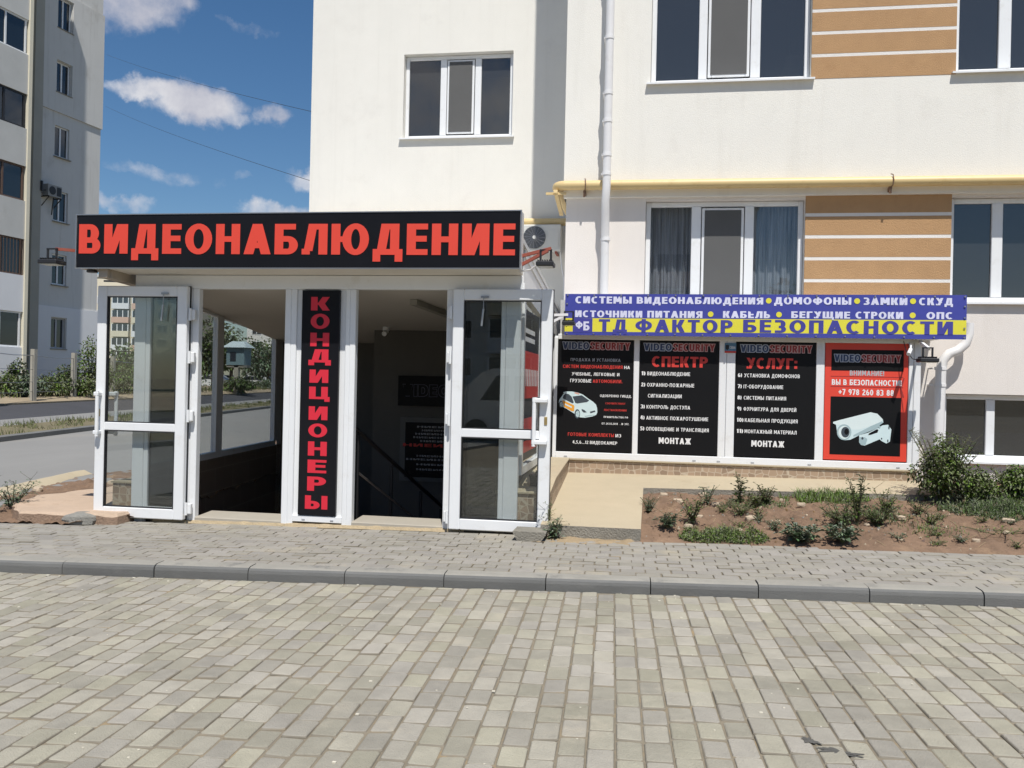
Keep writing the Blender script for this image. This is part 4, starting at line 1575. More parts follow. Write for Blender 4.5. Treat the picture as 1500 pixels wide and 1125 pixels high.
# plinths either side
mb = MB()
mb.prismx([(8.56, -.1), (8.56, .40), (9.1, .50), (10.69, .585), (10.69, -.1)], -1.50, -.965)
for k, f in enumerate(mb.f):
    mb.m[k] = 0
mb.prismx([(8.54, .402), (9.1, .502), (10.69, .588), (10.69, .60), (9.1, .516), (8.54, .418)], -1.50, -.945, 1)
obj('plinth', mb, [BTILE, PADC], ent)
mb = MB()
mb.box(-5.72, -5.42, 8.555, 9.0, -.15, .335)
mb.box(-5.735, -5.405, 8.54, 9.0, .335, .352, 1)
mb.box(-5.42, -5.405, 8.553, 9.0, -.15, .335, 1)
mb.prismx([(8.60, -.15), (8.60, .40), (8.9, .42), (8.9, -.15)], -5.30, -5.02, 2)
obj('plinth', mb, [BTILE, PADC, PADF], ent)
# lamps, detector and cables under the ceiling
for (x0, y0, x1, y1) in ((-2.62, 9.35, -2.30, 10.75), (-4.35, 10.1, -4.05, 11.2)):
    mb = MB()
    mb.beam((x0, y0, ceil_z(y0) - .035), (x1, y1, ceil_z(y1) - .035), .09, .06)
    obj('ceiling_lamp', mb, mat('lamp_casing', (.34, .33, .29), .5, var=.05), ent)
mb = MB()
mb.tube([(-3.60, 11.5, ceil_z(11.5)), (-3.60, 11.5, ceil_z(11.5) - .05)], .05, 16)
mb.tube([(-3.60, 11.4, ceil_z(11.5) - .10), (-3.60, 11.5, ceil_z(11.5) - .06)], .035, 12)
obj('ceiling_camera', mb, PVC, ent)


def door_leaf(x0, x1, z0, z1, yb, hinge):
    """Leaf opened flat against the side light: frame with mid rail > two panes, pull handles, lock, stay, hinges."""
    w = .112
    dpt = .068
    y0, y1 = yb, yb + dpt
    f = MB()
    f.frame(x0, x1, z0, z1, w, y0, y1, 0, .009)
    zm = z0 + .925
    f.box(x0 + w, x1 - w, y0 + .002, y1 - .002, zm, zm + .088, 0, .007)
    d_ = obj('door', f, PVC, ent)
    s = MB()
    s.frame(x0 - .006, x1 + .006, z0 - .006, z1 + .006, .010, y1 + .002, y1 + .012)
    obj('seal', s, DARKST, d_)
    g = MB()
    for a, b in ((z0 + w, zm), (zm + .088, z1 - w)):
        g.frame(x0 + w, x1 - w, a, b, .009, y0 + .006, y0 + .05)
    obj('gasket', g, DARKST, d_)
    for a, b in ((z0 + w, zm), (zm + .088, z1 - w)):
        obj('pane', box1(x0 + w + .004, x1 - w - .004, y0 + .03, y0 + .036, a + .004, b - .004), G_DOOR, d_)
    hx = x0 + .050 if hinge == 'r' else x1 - .155
    sx = x0 + .045 if hinge == 'r' else x1 - .045
    for side, yy in ((-1, y0), (1, y1)):
        h = MB()
        bx = hx + (.012 if side < 0 else .115) if hinge == 'r' else hx
        yo = yy + side * .055
        h.tube([(bx, yo, z0 + .86), (bx, yo, z0 + 1.34)], .020, 14)
        for zz in (z0 + .90, z0 + 1.31):
            h.box(min(bx, sx) - .02, max(bx, sx) + .02, min(yy, yo + side * .02), max(yy, yo + side * .02), zz - .022, zz + .022, 0, .008)
        obj('handle', h, PVC, d_, smooth=True)
    lk = MB()
    lk.box(sx - .015, sx + .015, y0 - .008, y0, z0 + 1.07, z0 + 1.15, 0, .004)
    obj('lock', lk, mat('brass_lock', (.45, .33, .14), .4, metallic=.6), d_)
    st = MB()
    xx = x1 - .255 if hinge == 'r' else x0 + .315
    st.beam((xx - .03, y0 - .012, z1 - .08), (xx + .05, y0 - .012, z1 - .08), .012, .02)
    st.tube([(xx, y0 - .02, z1 - .08), (xx, y0 - .025, z1 - .22)], .004, 6)
    st.tube([(xx, y0 - .025, z1 - .2), (xx - .015, y0 - .028, z1 - .37)], .011, 8)
    obj('door_stay', st, GREYST, d_)
    for zz in (z0 + .12, z0 + 1.10, z0 + 1.72, z0 + 2.17):
        hh = MB()
        if hinge == 'r':
            hh.tube([(x1 + .028, yb + .02, zz - .065), (x1 + .028, yb + .02, zz + .065)], .016, 10)
            hh.box(x1 + .028, x1 + .075, yb + .03, yb + .075, zz - .055, zz + .055, 0, .006)
        else:
            hh.tube([(x0 - .022, yb + .02, zz - .065), (x0 - .022, yb + .02, zz + .065)], .014, 10)
            hh.box(x0 - .06, x0 - .022, yb + .03, yb + .075, zz - .055, zz + .055, 0, .006)
        obj('hinge', hh, PVC, d_)
    return d_


door_leaf(-5.845, -4.812, -.012, 2.455, 8.40, 'r')
door_leaf(-1.945, -.942, .034, 2.438, 8.40, 'l')

# ---- things inside the stairwell
h = thing('stair_handrail', 'dark handrail with grey posts on the stairs inside the right doorway', 'handrail', (-2.9, 9.2, -.4))
for (x, y, zt) in ((-3.13, 9.05, .92), (-3.0, 9.9, .50), (-2.86, 10.75, .10), (-2.72, 11.3, -.2)):
    mb = MB()
    mb.beam((x, y, zt - 1.3), (x, y, zt), .035, .035)
    obj('post', mb, DARKST, h)
mb = MB()
mb.tube([(-3.13, 8.95, 1.0), (-3.13, 9.05, .95), (-2.72, 11.3, -.16), (-2.70, 11.4, -.2)], .024, 10)
obj('rail', mb, DARKST, h, smooth=True)
mb = MB()
mb.tube([(-3.13, 9.05, .50), (-2.72, 11.3, -.6)], .012, 8)
obj('lower_rail', mb, GREYST, h)
s = thing('wall_sign', 'unlit dark sign with outlined letters on the back wall of the stairwell', 'sign', (-2.9, 11.78, 1.4))
obj('board', box1(-3.49, -2.2, 11.76, 11.79, 1.16, 1.585), BLACKP, s)
mb = MB()
text(mb, 'VIDEOS', -3.42, 1.30, .16, x1=-2.62, T=.24, H=.2, y=11.758, m=0, grow=.008)
text(mb, 'VIDEOS', -3.42, 1.30, .16, x1=-2.62, T=.24, H=.2, y=11.756, m=1)
obj('lettering', mb, [mat('faint_print', (.10, .10, .14), .6), BLACKP], s)
p = thing('wall_poster', 'dark notice with a red line on the back wall below the unlit sign', 'poster', (-2.9, 11.78, .5))
mb = MB()
mb.box(-3.45, -2.0, 11.765, 11.795, .10, 1.0)
obj('backing', mb, mat('pale_board', (.16, .16, .155), .8), p)
obj('sheet', box1(-3.37, -2.2, 11.755, 11.763, .16, .93), BLACKP, p)
mb = MB()
for k, (w, zz, m) in enumerate(((.5, .87, 0), (.36, .82, 0), (.55, .77, 0), (.6, .72, 0), (.4, .67, 0), (.9, .60, 1), (.5, .46, 0), (.8, .41, 0), (.5, .34, 0), (.5, .27, 0))):
    text(mb, 'НИЕИНОЕНИ'[:5 + k % 4], -2.95 - w / 2 + .0, zz - .012, .026 if m == 0 else .045, x1=-2.95 + w / 2, y=11.753, m=m)
obj('lettering', mb, [mat('dim_print', (.35, .35, .36), .6), REDP], p)

# ------------------------------------------------------------------ signs on the entrance
sg = thing('shop_sign', 'long black sign with big red letters across the top of the entrance', 'sign', (-3.57, 8.2, 2.6))
mb = MB()
mb.box(-5.905, -1.232, 8.128, 8.30, 2.606, 3.158)
obj('sign_box', mb, ROOFT, sg)
mb = MB()
nx, nzz = 60, 8                                 # printed film, slightly wavy
vs = []
for i in range(nx + 1):
    for j in range(nzz + 1):
        x = -5.897 + 4.657 * i / nx
        z = 2.612 + .540 * j / nzz
        vs.append((x, 8.1205 + .0018 * noise.noise((x * 2.2, z * 3, 0)), z))
mb.add(vs, [(i * (nzz + 1) + j, (i + 1) * (nzz + 1) + j, (i + 1) * (nzz + 1) + j + 1, i * (nzz + 1) + j + 1) for i in range(nx) for j in range(nzz)])
obj('film', mb, BLACKV, sg, smooth=True)
mb = MB()
mb.frame(-5.911, -1.226, 2.600, 3.164, .010, 8.114, 8.132)
obj('edge_trim', mb, GREYST, sg)
mb = MB()
text(mb, 'ВИДЕОНАБЛЮДЕНИЕ', -5.872, 2.757, .304, x1=-1.285, T=.262, H=.185, y=8.1165, gap=.115, tilt=-.006)
obj('lettering', mb, REDV, sg)

vsn = thing('column_sign', 'narrow upright black sign with crimson letters between the two doorways', 'sign', (-3.365, 8.49, 1.2))
obj('panel', box1(-3.572, -3.163, 8.492, 8.529, .092, 2.428), BLACKV, vsn)
mb = MB()
zt = [2.345, 2.155, 1.955, 1.765, 1.560, 1.345, 1.170, .968, .770, .568, .375, .190]
tops = [434, 459, 487, 514, 541.5, 569, 596, 621.5, 648, 675, 700, 728]
bots = [454, 481, 507, 534, 561, 588, 616, 641.5, 669, 694.5, 721, 748]
for ch, a, b in zip('КОНДИЦИОНЕРЫ', tops, bots):
    z1 = 1.5 + (556.5 - a) * 8.87 / 1260 * .995
    z0 = 1.5 + (556.5 - b) * 8.87 / 1260 * .995
    w = .205
    if ch == 'Ы': w = .245
    if ch == 'Д':
        text(mb, ch, -3.49, z0 + .022, (z1 - z0) - .004, x1=-3.49 + .245, T=.26, H=.19, y=8.4905)
    elif ch == 'Ц':
        text(mb, ch, -3.475, z0 + .02, (z1 - z0) - .005, x1=-3.475 + .225, T=.26, H=.19, y=8.4905)
    else:
        text(mb, ch, -3.372 - w / 2, z0, z1 - z0, x1=-3.372 + w / 2, T=.25, H=.2, y=8.4905)
obj('lettering', mb, CRIM, vsn)


def floodlight(x, y, z, label, arm, parts_tilt=0.0, w=.24, grp=None):
    f = thing('floodlight', label, 'floodlight', (x, y, z), grp)
    mb = MB()
    mb.box(x - w / 2, x + w / 2, y - .09, y + .09, z - .022, z + .022, 0, .008)
    for k in range(7):
        mb.box(x - w * .42 + k * w * .13, x - w * .42 + k * w * .13 + .008, y - .07, y + .07, z + .022, z + .04)
    obj('housing', mb, DARKST, f)
    mb = MB()
    mb.box(x - w * .42, x + w * .42, y - .075, y + .075, z - .027, z - .021)
    obj('lens', mb, LEDG, f)
    mb = MB()
    for s_ in (-1, 1):
        mb.beam((x + s_ * .05, y, z + .03), (x + s_ * .05, y, z + .14), .02, .012)
    mb.beam((x - .06, y, z + .14), (x + .06, y, z + .14), .02, .014)
    obj('yoke', mb, DARKST, f)
    mb = MB()
    for p_, q_ in arm:
        mb.beam(p_, q_, .03, .03)
    obj('arm', mb, RUST if y < 9 else PIPEW, f)
    return f


floodlight(-1.0, 8.22, 2.655, 'black floodlight on red arms at the right end of the big sign', [((-1.24, 8.26, 2.745), (-.95, 8.22, 2.81)), ((-1.24, 8.26, 2.66), (-.98, 8.22, 2.79))], w=.17)
f = floodlight(-6.125, 8.05, 2.655, 'black floodlight on a red arm at the left end of the big sign', [((-5.90, 8.26, 2.80), (-6.10, 8.06, 2.795))], w=.21)
mb = MB()
mb.box(-5.965, -5.915, 8.2, 8.24, 2.69, 2.74, 0, .012)
obj('tape_wrap', mb, YELC, f)
mb = MB()
mb.tube([(-1.24, 8.28, 2.60), (-1.15, 8.27, 2.615), (-1.08, 8.24, 2.66)], .009, 8)
tag(obj('lamp_cable', mb, PIPEW), 'grey cable looping from the big sign to the right floodlight', 'cable')

# ------------------------------------------------------------------ the window bay with posters
bay = thing('window_bay', 'white framed window bay covered with four black posters', 'bay window', (1.0, 10.95, .5))
BY = 10.70
mb = MB()
mb.box(-1.17, -1.125, BY, BY + .07, .59, 2.10, 0, .005)
mb.box(-.182, -.115, BY, BY + .07, .665, 2.10, 0, .005)
mb.box(.845, .93, BY, BY + .07, .665, 2.10, 0, .005)
mb.box(.934, 1.036, BY + .004, BY + .07, .665, 2.10, 0, .005)
mb.box(1.975, 2.07, BY, BY + .07, .665, 2.10, 0, .005)
mb.box(3.018, 3.07, BY, BY + .07, .665, 2.10, 0, .005)
mb.box(3.074, 3.15, BY - .002, BY + .08, .60, 2.12, 0, .006)
mb.box(-1.125, 3.074, BY - .002, BY + .07, .59, .672, 0, .005)
mb.box(-1.125, 3.074, BY - .002, BY + .07, 2.075, 2.14, 0, .005)
mb.box(3.09, 3.15, BY + .08, 11.195, .60, 2.12)
mb.box(-1.17, -1.11, BY + .07, 11.195, .60, 2.12)
obj('frame', mb, PVC, bay)
for x in (-1.02, .55, .84, 1.24, 1.9, 2.9):
    obj('drain_cap', box1(x, x + .04, BY - .007, BY + .004, .612, .624), GREYP, bay)
mb = MB()
mb.prismx([(BY - .03, 2.56), (11.19, 2.60), (11.19, 2.14), (BY + .02, 2.14)], -1.10, 3.40)
obj('roof_box', mb, ROOFT, bay)
obj('tiled_base', box1(-.98, 3.13, BY + .004, 11.195, .2, .572), BTILE, bay)
mb = MB()
mb.box(-1.0, 3.15, BY - .018, BY + .06, .572, .592, 0, .004)
obj('ledge', mb, PADC, bay)


def poster(x0, x1, label, bg=BLACKP):
    p = thing('poster', label, 'poster', ((x0 + x1) / 2, BY, .68), 'posters on the window bay')
    obj('sheet', box1(x0, x1, BY + .012, BY + .03, .685, 2.072), bg, p)
    return p


PY = BY + .0105
CW = [WHITEP, REDP, GREYP, NAVYP, LIGHTBL, DREDP, LIGHTRD, BLACKP]


def logo(mb, x0, x1, z0, cap):
    xm = x0 + (x1 - x0) * .405
    text(mb, 'VIDEO', x0, z0, cap, x1=xm - .008, T=.26, H=.2, y=PY, m=4, grow=.0075)
    text(mb, 'VIDEO', x0, z0, cap, x1=xm - .008, T=.26, H=.2, y=PY - .0012, m=3)
    text(mb, 'SECURITY', xm + .008, z0, cap, x1=x1, T=.26, H=.2, y=PY, m=6, grow=.0075)
    text(mb, 'SECURITY', xm + .008, z0, cap, x1=x1, T=.26, H=.2, y=PY - .0012, m=5)


def pz(v, v0=497.0, v1=660.0): return 2.072 - (v - v0) / (v1 - v0) * 1.387


# poster 1 (positions measured down the sheet, 0 top - 1 bottom, and across)
p1 = poster(-1.122, -.186, 'black poster with a printed white and orange car')
mb = MB()
X0, WD = -1.122, .936


def px(u): return X0 + u * WD


def pv(t): return 2.072 - t * 1.387


logo(mb, px(.06), px(.95), pv(.086), .086)
for (s_, a, b, t, cap, m) in (('ПРОДАЖА И УСТАНОВКА', .17, .83, .190, .030, 2), ('СИСТЕМ ВИДЕОНАБЛЮДЕНИЯ', .07, .86, .252, .032, 1), ('НА', .88, .955, .252, .030, 0), ('УЧЕБНЫЕ, ЛЕГКОВЫЕ И', .19, .82, .318, .031, 0),
                              ('ГРУЗОВЫЕ', .17, .45, .380, .034, 0), ('АВТОМОБИЛИ.', .47, .86, .380, .032, 1), ('ОДОБРЕННО ГИБДД.', .57, .985, .506, .024, 0), ('СООТВЕТСТВУЕТ', .645, .905, .570, .017, 1),
                              ('ПОСТАНОВЛЕНИЮ', .63, .925, .630, .019, 1), ('ПРАВИТЕЛЬСТВА РФ', .625, .945, .692, .018, 0), ('ОТ 24.03.2014 г. № 397.', .60, .96, .752, .019, 0), ('ГОТОВЫЕ КОМПЛЕКТЫ', .155, .765, .862, .033, 1), ('ИЗ', .785, .86, .862, .031, 0),
                              ('4,5,6...12', .22, .43, .930, .031, 0), ('ВИДЕОКАМЕР', .45, .81, .930, .031, 0)):
    text(mb, s_, px(a), pv(t) - .006, cap * 1.26, x1=px(b), T=.20, H=.155, y=PY, m=m, gap=.17)
obj('lettering', mb, CW, p1)
mb = MB()                                        # the printed car, flat print in layers


def poly(mb, pts, m, dy):
    q = [(px(a), pv(b)) for a, b in pts]
    ar = sum(q[i][0] * q[(i + 1) % len(q)][1] - q[(i + 1) % len(q)][0] * q[i][1] for i in range(len(q)))
    if ar < 0: q = q[::-1]
    mb.add([(x, PY - dy, z) for x, z in q], [tuple(range(len(q)))], m)


def ell(mb, cx, cy, rx, ry, m, dy, n=20): poly(mb, [(cx + rx * math.cos(2 * math.pi * k / n), cy + ry * math.sin(2 * math.pi * k / n)) for k in range(n)], m, dy)


poly(mb, [(.025, .565), (.03, .545), (.055, .52), (.09, .485), (.08, .475), (.12, .468), (.20, .468), (.28, .478), (.34, .492), (.42, .53), (.48, .555), (.52, .58), (.535, .61), (.54, .65), (.525, .672), (.47, .688), (.38, .70), (.31, .698), (.26, .675), (.22, .66), (.12, .62), (.05, .60), (.03, .59)], 0, .0006)
poly(mb, [(.075, .53), (.085, .505), (.115, .487), (.155, .492), (.195, .515), (.225, .565), (.21, .575), (.13, .55)], 2, .0012)
poly(mb, [(.205, .512), (.33, .50), (.43, .545), (.40, .56), (.27, .575), (.245, .57)], 2, .0012)
poly(mb, [(.07, .548), (.105, .556), (.225, .59), (.235, .60), (.23, .645), (.20, .645), (.10, .608)], 3, .0012)
poly(mb, [(.105, .575), (.20, .603), (.20, .618), (.11, .59)], 0, .0018)
poly(mb, [(.225, .482), (.24, .474), (.30, .483), (.29, .495)], 4, .0012)
poly(mb, [(.33, .622), (.37, .632), (.40, .652), (.36, .655), (.335, .64)], 2, .0012)
poly(mb, [(.44, .645), (.505, .632), (.515, .645), (.45, .66)], 2, .0012)
poly(mb, [(.37, .685), (.50, .67), (.50, .676), (.38, .692)], 1, .0012)
for (cx, cy, rx, ry) in ((.055, .585, .028, .032), (.275, .668, .036, .042)):
    ell(mb, cx, cy, rx, ry, 2, .0018)
    ell(mb, cx + .004, cy, rx * .72, ry * .72, 1, .0024)
    for k in range(5):
        a = 2 * math.pi * k / 5
        poly(mb, [(cx + .004 + rx * .2 * math.cos(a - .3), cy + ry * .2 * math.sin(a - .3)), (cx + .004 + rx * .65 * math.cos(a - .25), cy + ry * .65 * math.sin(a - .25)), (cx + .004 + rx * .65 * math.cos(a + .25), cy + ry * .65 * math.sin(a + .25)), (cx + .004 + rx * .2 * math.cos(a + .3), cy + ry * .2 * math.sin(a + .3))], 0, .003)
obj('printed_picture', mb, [CYANP, CYAND, SLATEP, ORANGEP, mat('salmon_print', (.65, .35, .28), .5)], p1)

# posters 2 and 3
for (X0, WD, lab, head, hx, lines, mz) in (
        (-.110, .948, 'black poster with red heading and a list numbered 1 to 5', 'СПЕКТР', (.155, .865), [
            ('1)', 'ВИДЕОНАБЛЮДЕНИЕ', .305, .10, .645), ('2)', 'ОХРАННО-ПОЖАРНЫЕ', .405, .10, .70), ('', 'СИГНАЛИЗАЦИИ', .502, .115, .545), ('3)', 'КОНТРОЛЬ ДОСТУПА', .600, .10, .655), ('4)', 'АКТИВНОЕ ПОЖАРОТУШЕНИЕ', .698, .10, .885), ('5)', 'ОПОВЕЩЕНИЕ И ТРАНСЛЯЦИЯ', .795, .10, .895)], (.265, .675)),
        (1.046, .924, 'black poster with red heading and a list numbered 6 to 11', 'УСЛУГ:', (.13, .77), [
            ('6)', 'УСТАНОВКА ДОМОФОНОВ', .305, .105, .805), ('7)', 'IT-ОБОРУДОВАНИЕ', .402, .10, .60), ('8)', 'СИСТЕМЫ ПИТАНИЯ', .500, .105, .64), ('9)', 'ФУРНИТУРА ДЛЯ ДВЕРЕЙ', .597, .105, .77), ('10)', 'КАБЕЛЬНАЯ ПРОДУКЦИЯ', .695, .125, .79), ('11)', 'МОНТАЖНЫЙ МАТЕРИАЛ', .792, .125, .78)], (.215, .63))):
    p2 = poster(X0, X0 + WD, lab)
    mb = MB()
    logo(mb, px(.05), px(.95), pv(.088), .086)
    text(mb, head, px(hx[0]), pv(.232), .130, x1=px(hx[1]), T=.25, H=.2, y=PY, m=1, gap=.1)
    for (n_, s_, t, a, b) in lines:
        if n_:
            text(mb, n_, px(.025), pv(t) - .004, .047, x1=px(.078 if len(n_) == 2 else .108), T=.25, H=.19, y=PY, m=0)
        text(mb, s_, px(a), pv(t) - .004, .044, x1=px(b), T=.20, H=.155, y=PY, m=0, gap=.17)
    text(mb, 'МОНТАЖ', px(mz[0]), pv(.910), .074, x1=px(mz[1]), T=.25, H=.2, y=PY, m=0)
    obj('lettering', mb, CW, p2)

# poster 4
X0, WD = 2.078, .934
p4 = poster(X0, X0 + WD, 'red bordered poster with a big white surveillance camera', REDV)
mb = MB()
mb.box(px(.075), px(.945), BY + .0105, BY + .013, pv(.235), pv(.055), 7)
mb.box(px(.075), px(.925), BY + .0105, BY + .013, pv(.955), pv(.458), 7)
logo(mb, px(.11), px(.91), pv(.158), .084)
text(mb, 'ВНИМАНИЕ!', px(.30), pv(.276), .060, x1=px(.715), T=.23, H=.19, y=PY, m=2)
text(mb, 'ВЫ В БЕЗОПАСНОСТИ!', px(.085), pv(.358), .066, x1=px(.925), T=.23, H=.19, y=PY, m=0)
text(mb, '+7 978 260 83 88', px(.17), pv(.443), .070, x1=px(.835), T=.22, H=.18, y=PY, m=0)
mb.box(px(.07), px(.945), BY + .0107, BY + .013, pv(.287), pv(.282), 5)
mb.box(px(.07), px(.945), BY + .0107, BY + .013, pv(.374), pv(.368), 5)
mb.add([(px(.945), PY, pv(.29)), (px(.91), PY, pv(.372)), (px(.93), PY, pv(.372)), (px(.96), PY, pv(.29))], [(0, 1, 2, 3)], 5)
mb.add([(px(.91), PY, pv(.376)), (px(.94), PY, pv(.455)), (px(.96), PY, pv(.455)), (px(.925), PY, pv(.376))], [(0, 1, 2, 3)], 5)
obj('lettering', mb, CW, p4)
mb = MB()
# printed camera: barrel with visor, lens, arm and wall plate
poly(mb, [(.43, .785), (.54, .76), (.643, .723), (.709, .694), (.774, .688), (.815, .728), (.80, .831), (.758, .848), (.70, .828), (.676, .814), (.50, .871), (.455, .868), (.43, .845)], 0, .004)
poly(mb, [(.43, .80), (.50, .80), (.53, .815), (.51, .865), (.455, .868), (.43, .845)], 1, .0044)
poly(mb, [(.537, .782), (.55, .765), (.643, .728), (.66, .735), (.65, .757), (.57, .778)], 5, .0048)
poly(mb, [(.111, .677), (.185, .66), (.561, .586), (.643, .597), (.709, .643), (.717, .671), (.684, .688), (.643, .723), (.43, .785), (.324, .825), (.259, .831), (.20, .815), (.165, .775), (.152, .723), (.145, .70), (.111, .69)], 0, .0044)
poly(mb, [(.111, .677), (.185, .66), (.561, .586), (.643, .597), (.709, .643), (.70, .66), (.58, .70), (.44, .735), (.36, .738), (.29, .72), (.22, .70), (.16, .70), (.111, .69)], 4, .0048)
poly(mb, [(.58, .70), (.70, .66), (.717, .671), (.684, .688), (.643, .723), (.43, .785), (.36, .80), (.36, .785)], 1, .0046)
ell(mb, .247, .762, .088, .068, 1, .0050)
ell(mb, .247, .764, .070, .056, 4, .0054)
ell(mb, .262, .762, .052, .046, 2, .0058)
ell(mb, .275, .758, .026, .026, 5, .0062)
ell(mb, .672, .712, .012, .012, 1, .0052)
ell(mb, .785, .712, .008, .016, 2, .0052)
ell(mb, .775, .825, .008, .012, 2, .0052)
ell(mb, .70, .808, .008, .008, 2, .0052)
ell(mb, .47, .81, .013, .011, 2, .0052)
obj('printed_picture', mb, [CYANP, CYAND, SLATEP, ORANGEP, mat('bright_cyan_print', (.70, .80, .80), .5), BLACKP], p4)
st = thing('sticker', 'small blue and white security sticker on the frame between two posters', 'sticker', (.985, BY, 1.98))
mb = MB()
mb.box(.905, 1.04, BY - .006, BY - .002, 1.955, 2.055, 0)
obj('sheet', mb, [mat('sticker_blue', (.10, .22, .34), .5), WHITEP], st)
mb = MB()
mb.box(.905, 1.04, BY - .0075, BY - .006, 1.935, 1.957, 1)
mb.prism([(.915, 2.03), (.915, 1.985), (.935, 1.965), (.955, 1.985), (.955, 2.03)], BY - .008, BY - .006, 2)
text(mb, 'СЕВА', .962, 1.985, .03, x1=1.032, y=BY - .0085, m=0)
obj('emblem', mb, [WHITEP, REDP, DARKST], st)

# blue and yellow banner
bn = thing('banner', 'long blue and yellow vinyl banner with lettering above the posters', 'banner', (1.27, 10.55, 2.1))
NY = 10.54


def wave(x, z): return .006 * noise.noise((x * 1.7, z * 2, 2)) + .004 * noise.noise((x * 5, z * 6, 1))


def nskew(x): return (x + .92) * .0042


mb = MB()
nx = 90
zz = [2.118, 2.160, 2.325, 2.622]
vs = []
for i in range(nx + 1):
    x = -1.03 + 4.612 * i / nx
    for j, z in enumerate(zz):
        k = nskew(x) * (1 if 0 < j < 3 else (.25 if j == 0 else .6))
        vs.append((x, NY + wave(x, z), z + k))
fs, ms = [], []
mb.add(vs, [])
n0 = 0
for i in range(nx):
    for j in range(3):
        a = i * 4 + j
        mb.f.append((a, a + 4, a + 5, a + 1))
        mb.m.append(1 if j == 1 else 0)
obj('vinyl', mb, [BLUEB, YELB], bn, smooth=True)
mb = MB()
mb.box(-1.02, 3.57, NY + .02, NY + .05, 2.13, 2.16)
mb.box(-1.02, 3.57, NY + .02, NY + .05, 2.59, 2.62)
mb.box(-1.02, -.99, NY + .02, NY + .05, 2.16, 2.59)
mb.box(3.54, 3.57, NY + .02, NY + .05, 2.16, 2.59)
obj('mounting_frame', mb, GREYST, bn)
mb = MB()
TY = NY - .003
for (s_, a, b, z, cap) in (('СИСТЕМЫ', -.905, -.22, 2.507, .085), ('ВИДЕОНАБЛЮДЕНИЯ', -.16, 1.325, 2.508, .082), ('ДОМОФОНЫ', 1.45, 2.32, 2.512, .085), ('ЗАМКИ', 2.457, 2.938, 2.513, .084), ('СКУД', 3.064, 3.433, 2.513, .084),
                           ('ИСТОЧНИКИ', -.905, -.09, 2.338, .082), ('ПИТАНИЯ', -.03, .623, 2.340, .082), ('КАБЕЛЬ', .863, 1.407, 2.345, .082), ('БЕГУЩИЕ', 1.648, 2.31, 2.350, .080), ('СТРОКИ', 2.37, 2.896, 2.352, .080), ('ОПС', 3.149, 3.436, 2.354, .080)):
    text(mb, s_, a, z, cap, x1=b, T=.27, H=.20, y=TY, m=0, gap=.13, yf=wave)
for (cx, cz) in ((1.388, 2.553), (2.385, 2.556), (2.999, 2.558), (.719, 2.388), (1.508, 2.39), (3.0, 2.395)):
    mb.add([(cx + .033 * math.cos(2 * math.pi * k / 18), TY + wave(cx, cz), cz + .033 * math.sin(2 * math.pi * k / 18)) for k in range(18)], [tuple(range(18))], 1)
for (s_, a, b) in (('ТД', -.612, -.27), ('ФАКТОР', -.17, .978), ('БЕЗОПАСНОСТИ', 1.10, 3.438)):
    text(mb, s_, a, 2.163 + nskew((a + b) / 2), .150, x1=b, T=.25, H=.18, y=TY, m=2, gap=.17, yf=wave)
for xa in (-.93, -.87, -.81, -.75):
    mb.add([(xx_, TY + .0015 + wave(xx_, zz_), zz_) for xx_, zz_ in ((xa, 2.150), (xa + .06, 2.150), (xa + .06, 2.2375), (xa, 2.2375))], [(0, 1, 2, 3)], 2)
    mb.add([(xx_, TY + .0015 + wave(xx_, zz_), zz_) for xx_, zz_ in ((xa, 2.2375), (xa + .06, 2.2375), (xa + .06, 2.325), (xa, 2.325))], [(0, 1, 2, 3)], 2)
a = text(mb, 'Ф', -.895, 2.20, .085, x1=-.81, T=.26, H=.2, y=TY - .001, m=0, yf=wave)
text(mb, 'Б', -.80, 2.175, .11, x1=-.725, T=.26, H=.2, y=TY - .001, m=0, yf=wave)
obj('lettering', mb, [LAVP, YELB, BLUEP], bn)
mb = MB()
for z, n in ((2.136, 15), (2.606, 15)):
    for k in range(n):
        x = -1.0 + 4.56 * k / (n - 1)
        mb.tube([(x, NY - .014, z + nskew(x) * .4), (x, NY - .006, z + nskew(x) * .4)], .010, 8)
for z in (2.25, 2.37, 2.5):
    for x in (-1.005, 3.56):
        mb.tube([(x, NY - .014, z), (x, NY - .006, z)], .010, 8)
obj('eyelet_trim', mb, GREYST, bn)
floodlight(-.95, 10.22, 2.235, 'small dark floodlight on a white arm before the left end of the blue banner', [((-1.24, 10.2, 2.33), (-.96, 10.22, 2.34)), ((-1.24, 10.2, 2.20), (-1.02, 10.22, 2.32))], w=.15)
floodlight(3.10, 10.30, 1.87, 'flat dark floodlight hanging under the right end of the blue banner', [((3.12, 10.66, 2.10), (3.12, 10.32, 2.00))], w=.20)
cm = thing('bullet_camera', 'tiny white bullet camera under the banner next to the red poster', 'camera', (2.97, 10.5, 1.95))
mb = MB()
mb.tube([(2.93, 10.42, 1.94), (2.98, 10.52, 2.0)], .022, 12)
obj('body', mb, PVC, cm, smooth=True)
mb = MB()
mb.tube([(2.98, 10.52, 2.0), (3.0, 10.58, 2.05), (3.0, 10.66, 2.08)], .01, 8)
obj('mount', mb, PVC, cm)
mb = MB()
mb.tube([(2.93, 10.62, 2.10), (2.95, 10.58, 1.98), (3.0, 10.5, 1.89), (3.06, 10.4, 1.87)], .005, 6)
obj('cable', mb, DARKST, cm)


# ------------------------------------------------------------------ older apartment block across the side street
K = 1.08
AP = Vector((-25.267 * K, 33.965 * K, 0))
aa = Vector((math.sin(R(6.5)), math.cos(R(6.5)), 0))
an = Vector((math.cos(R(6.5)), -math.sin(R(6.5)), 0))


def ak(z): return 1.5 + (z - 1.5) * K


def AT(s, o, z):                              # s along the facade, o outwards
    p = AP + aa * s + an * o
    return (p.x, p.y, z)


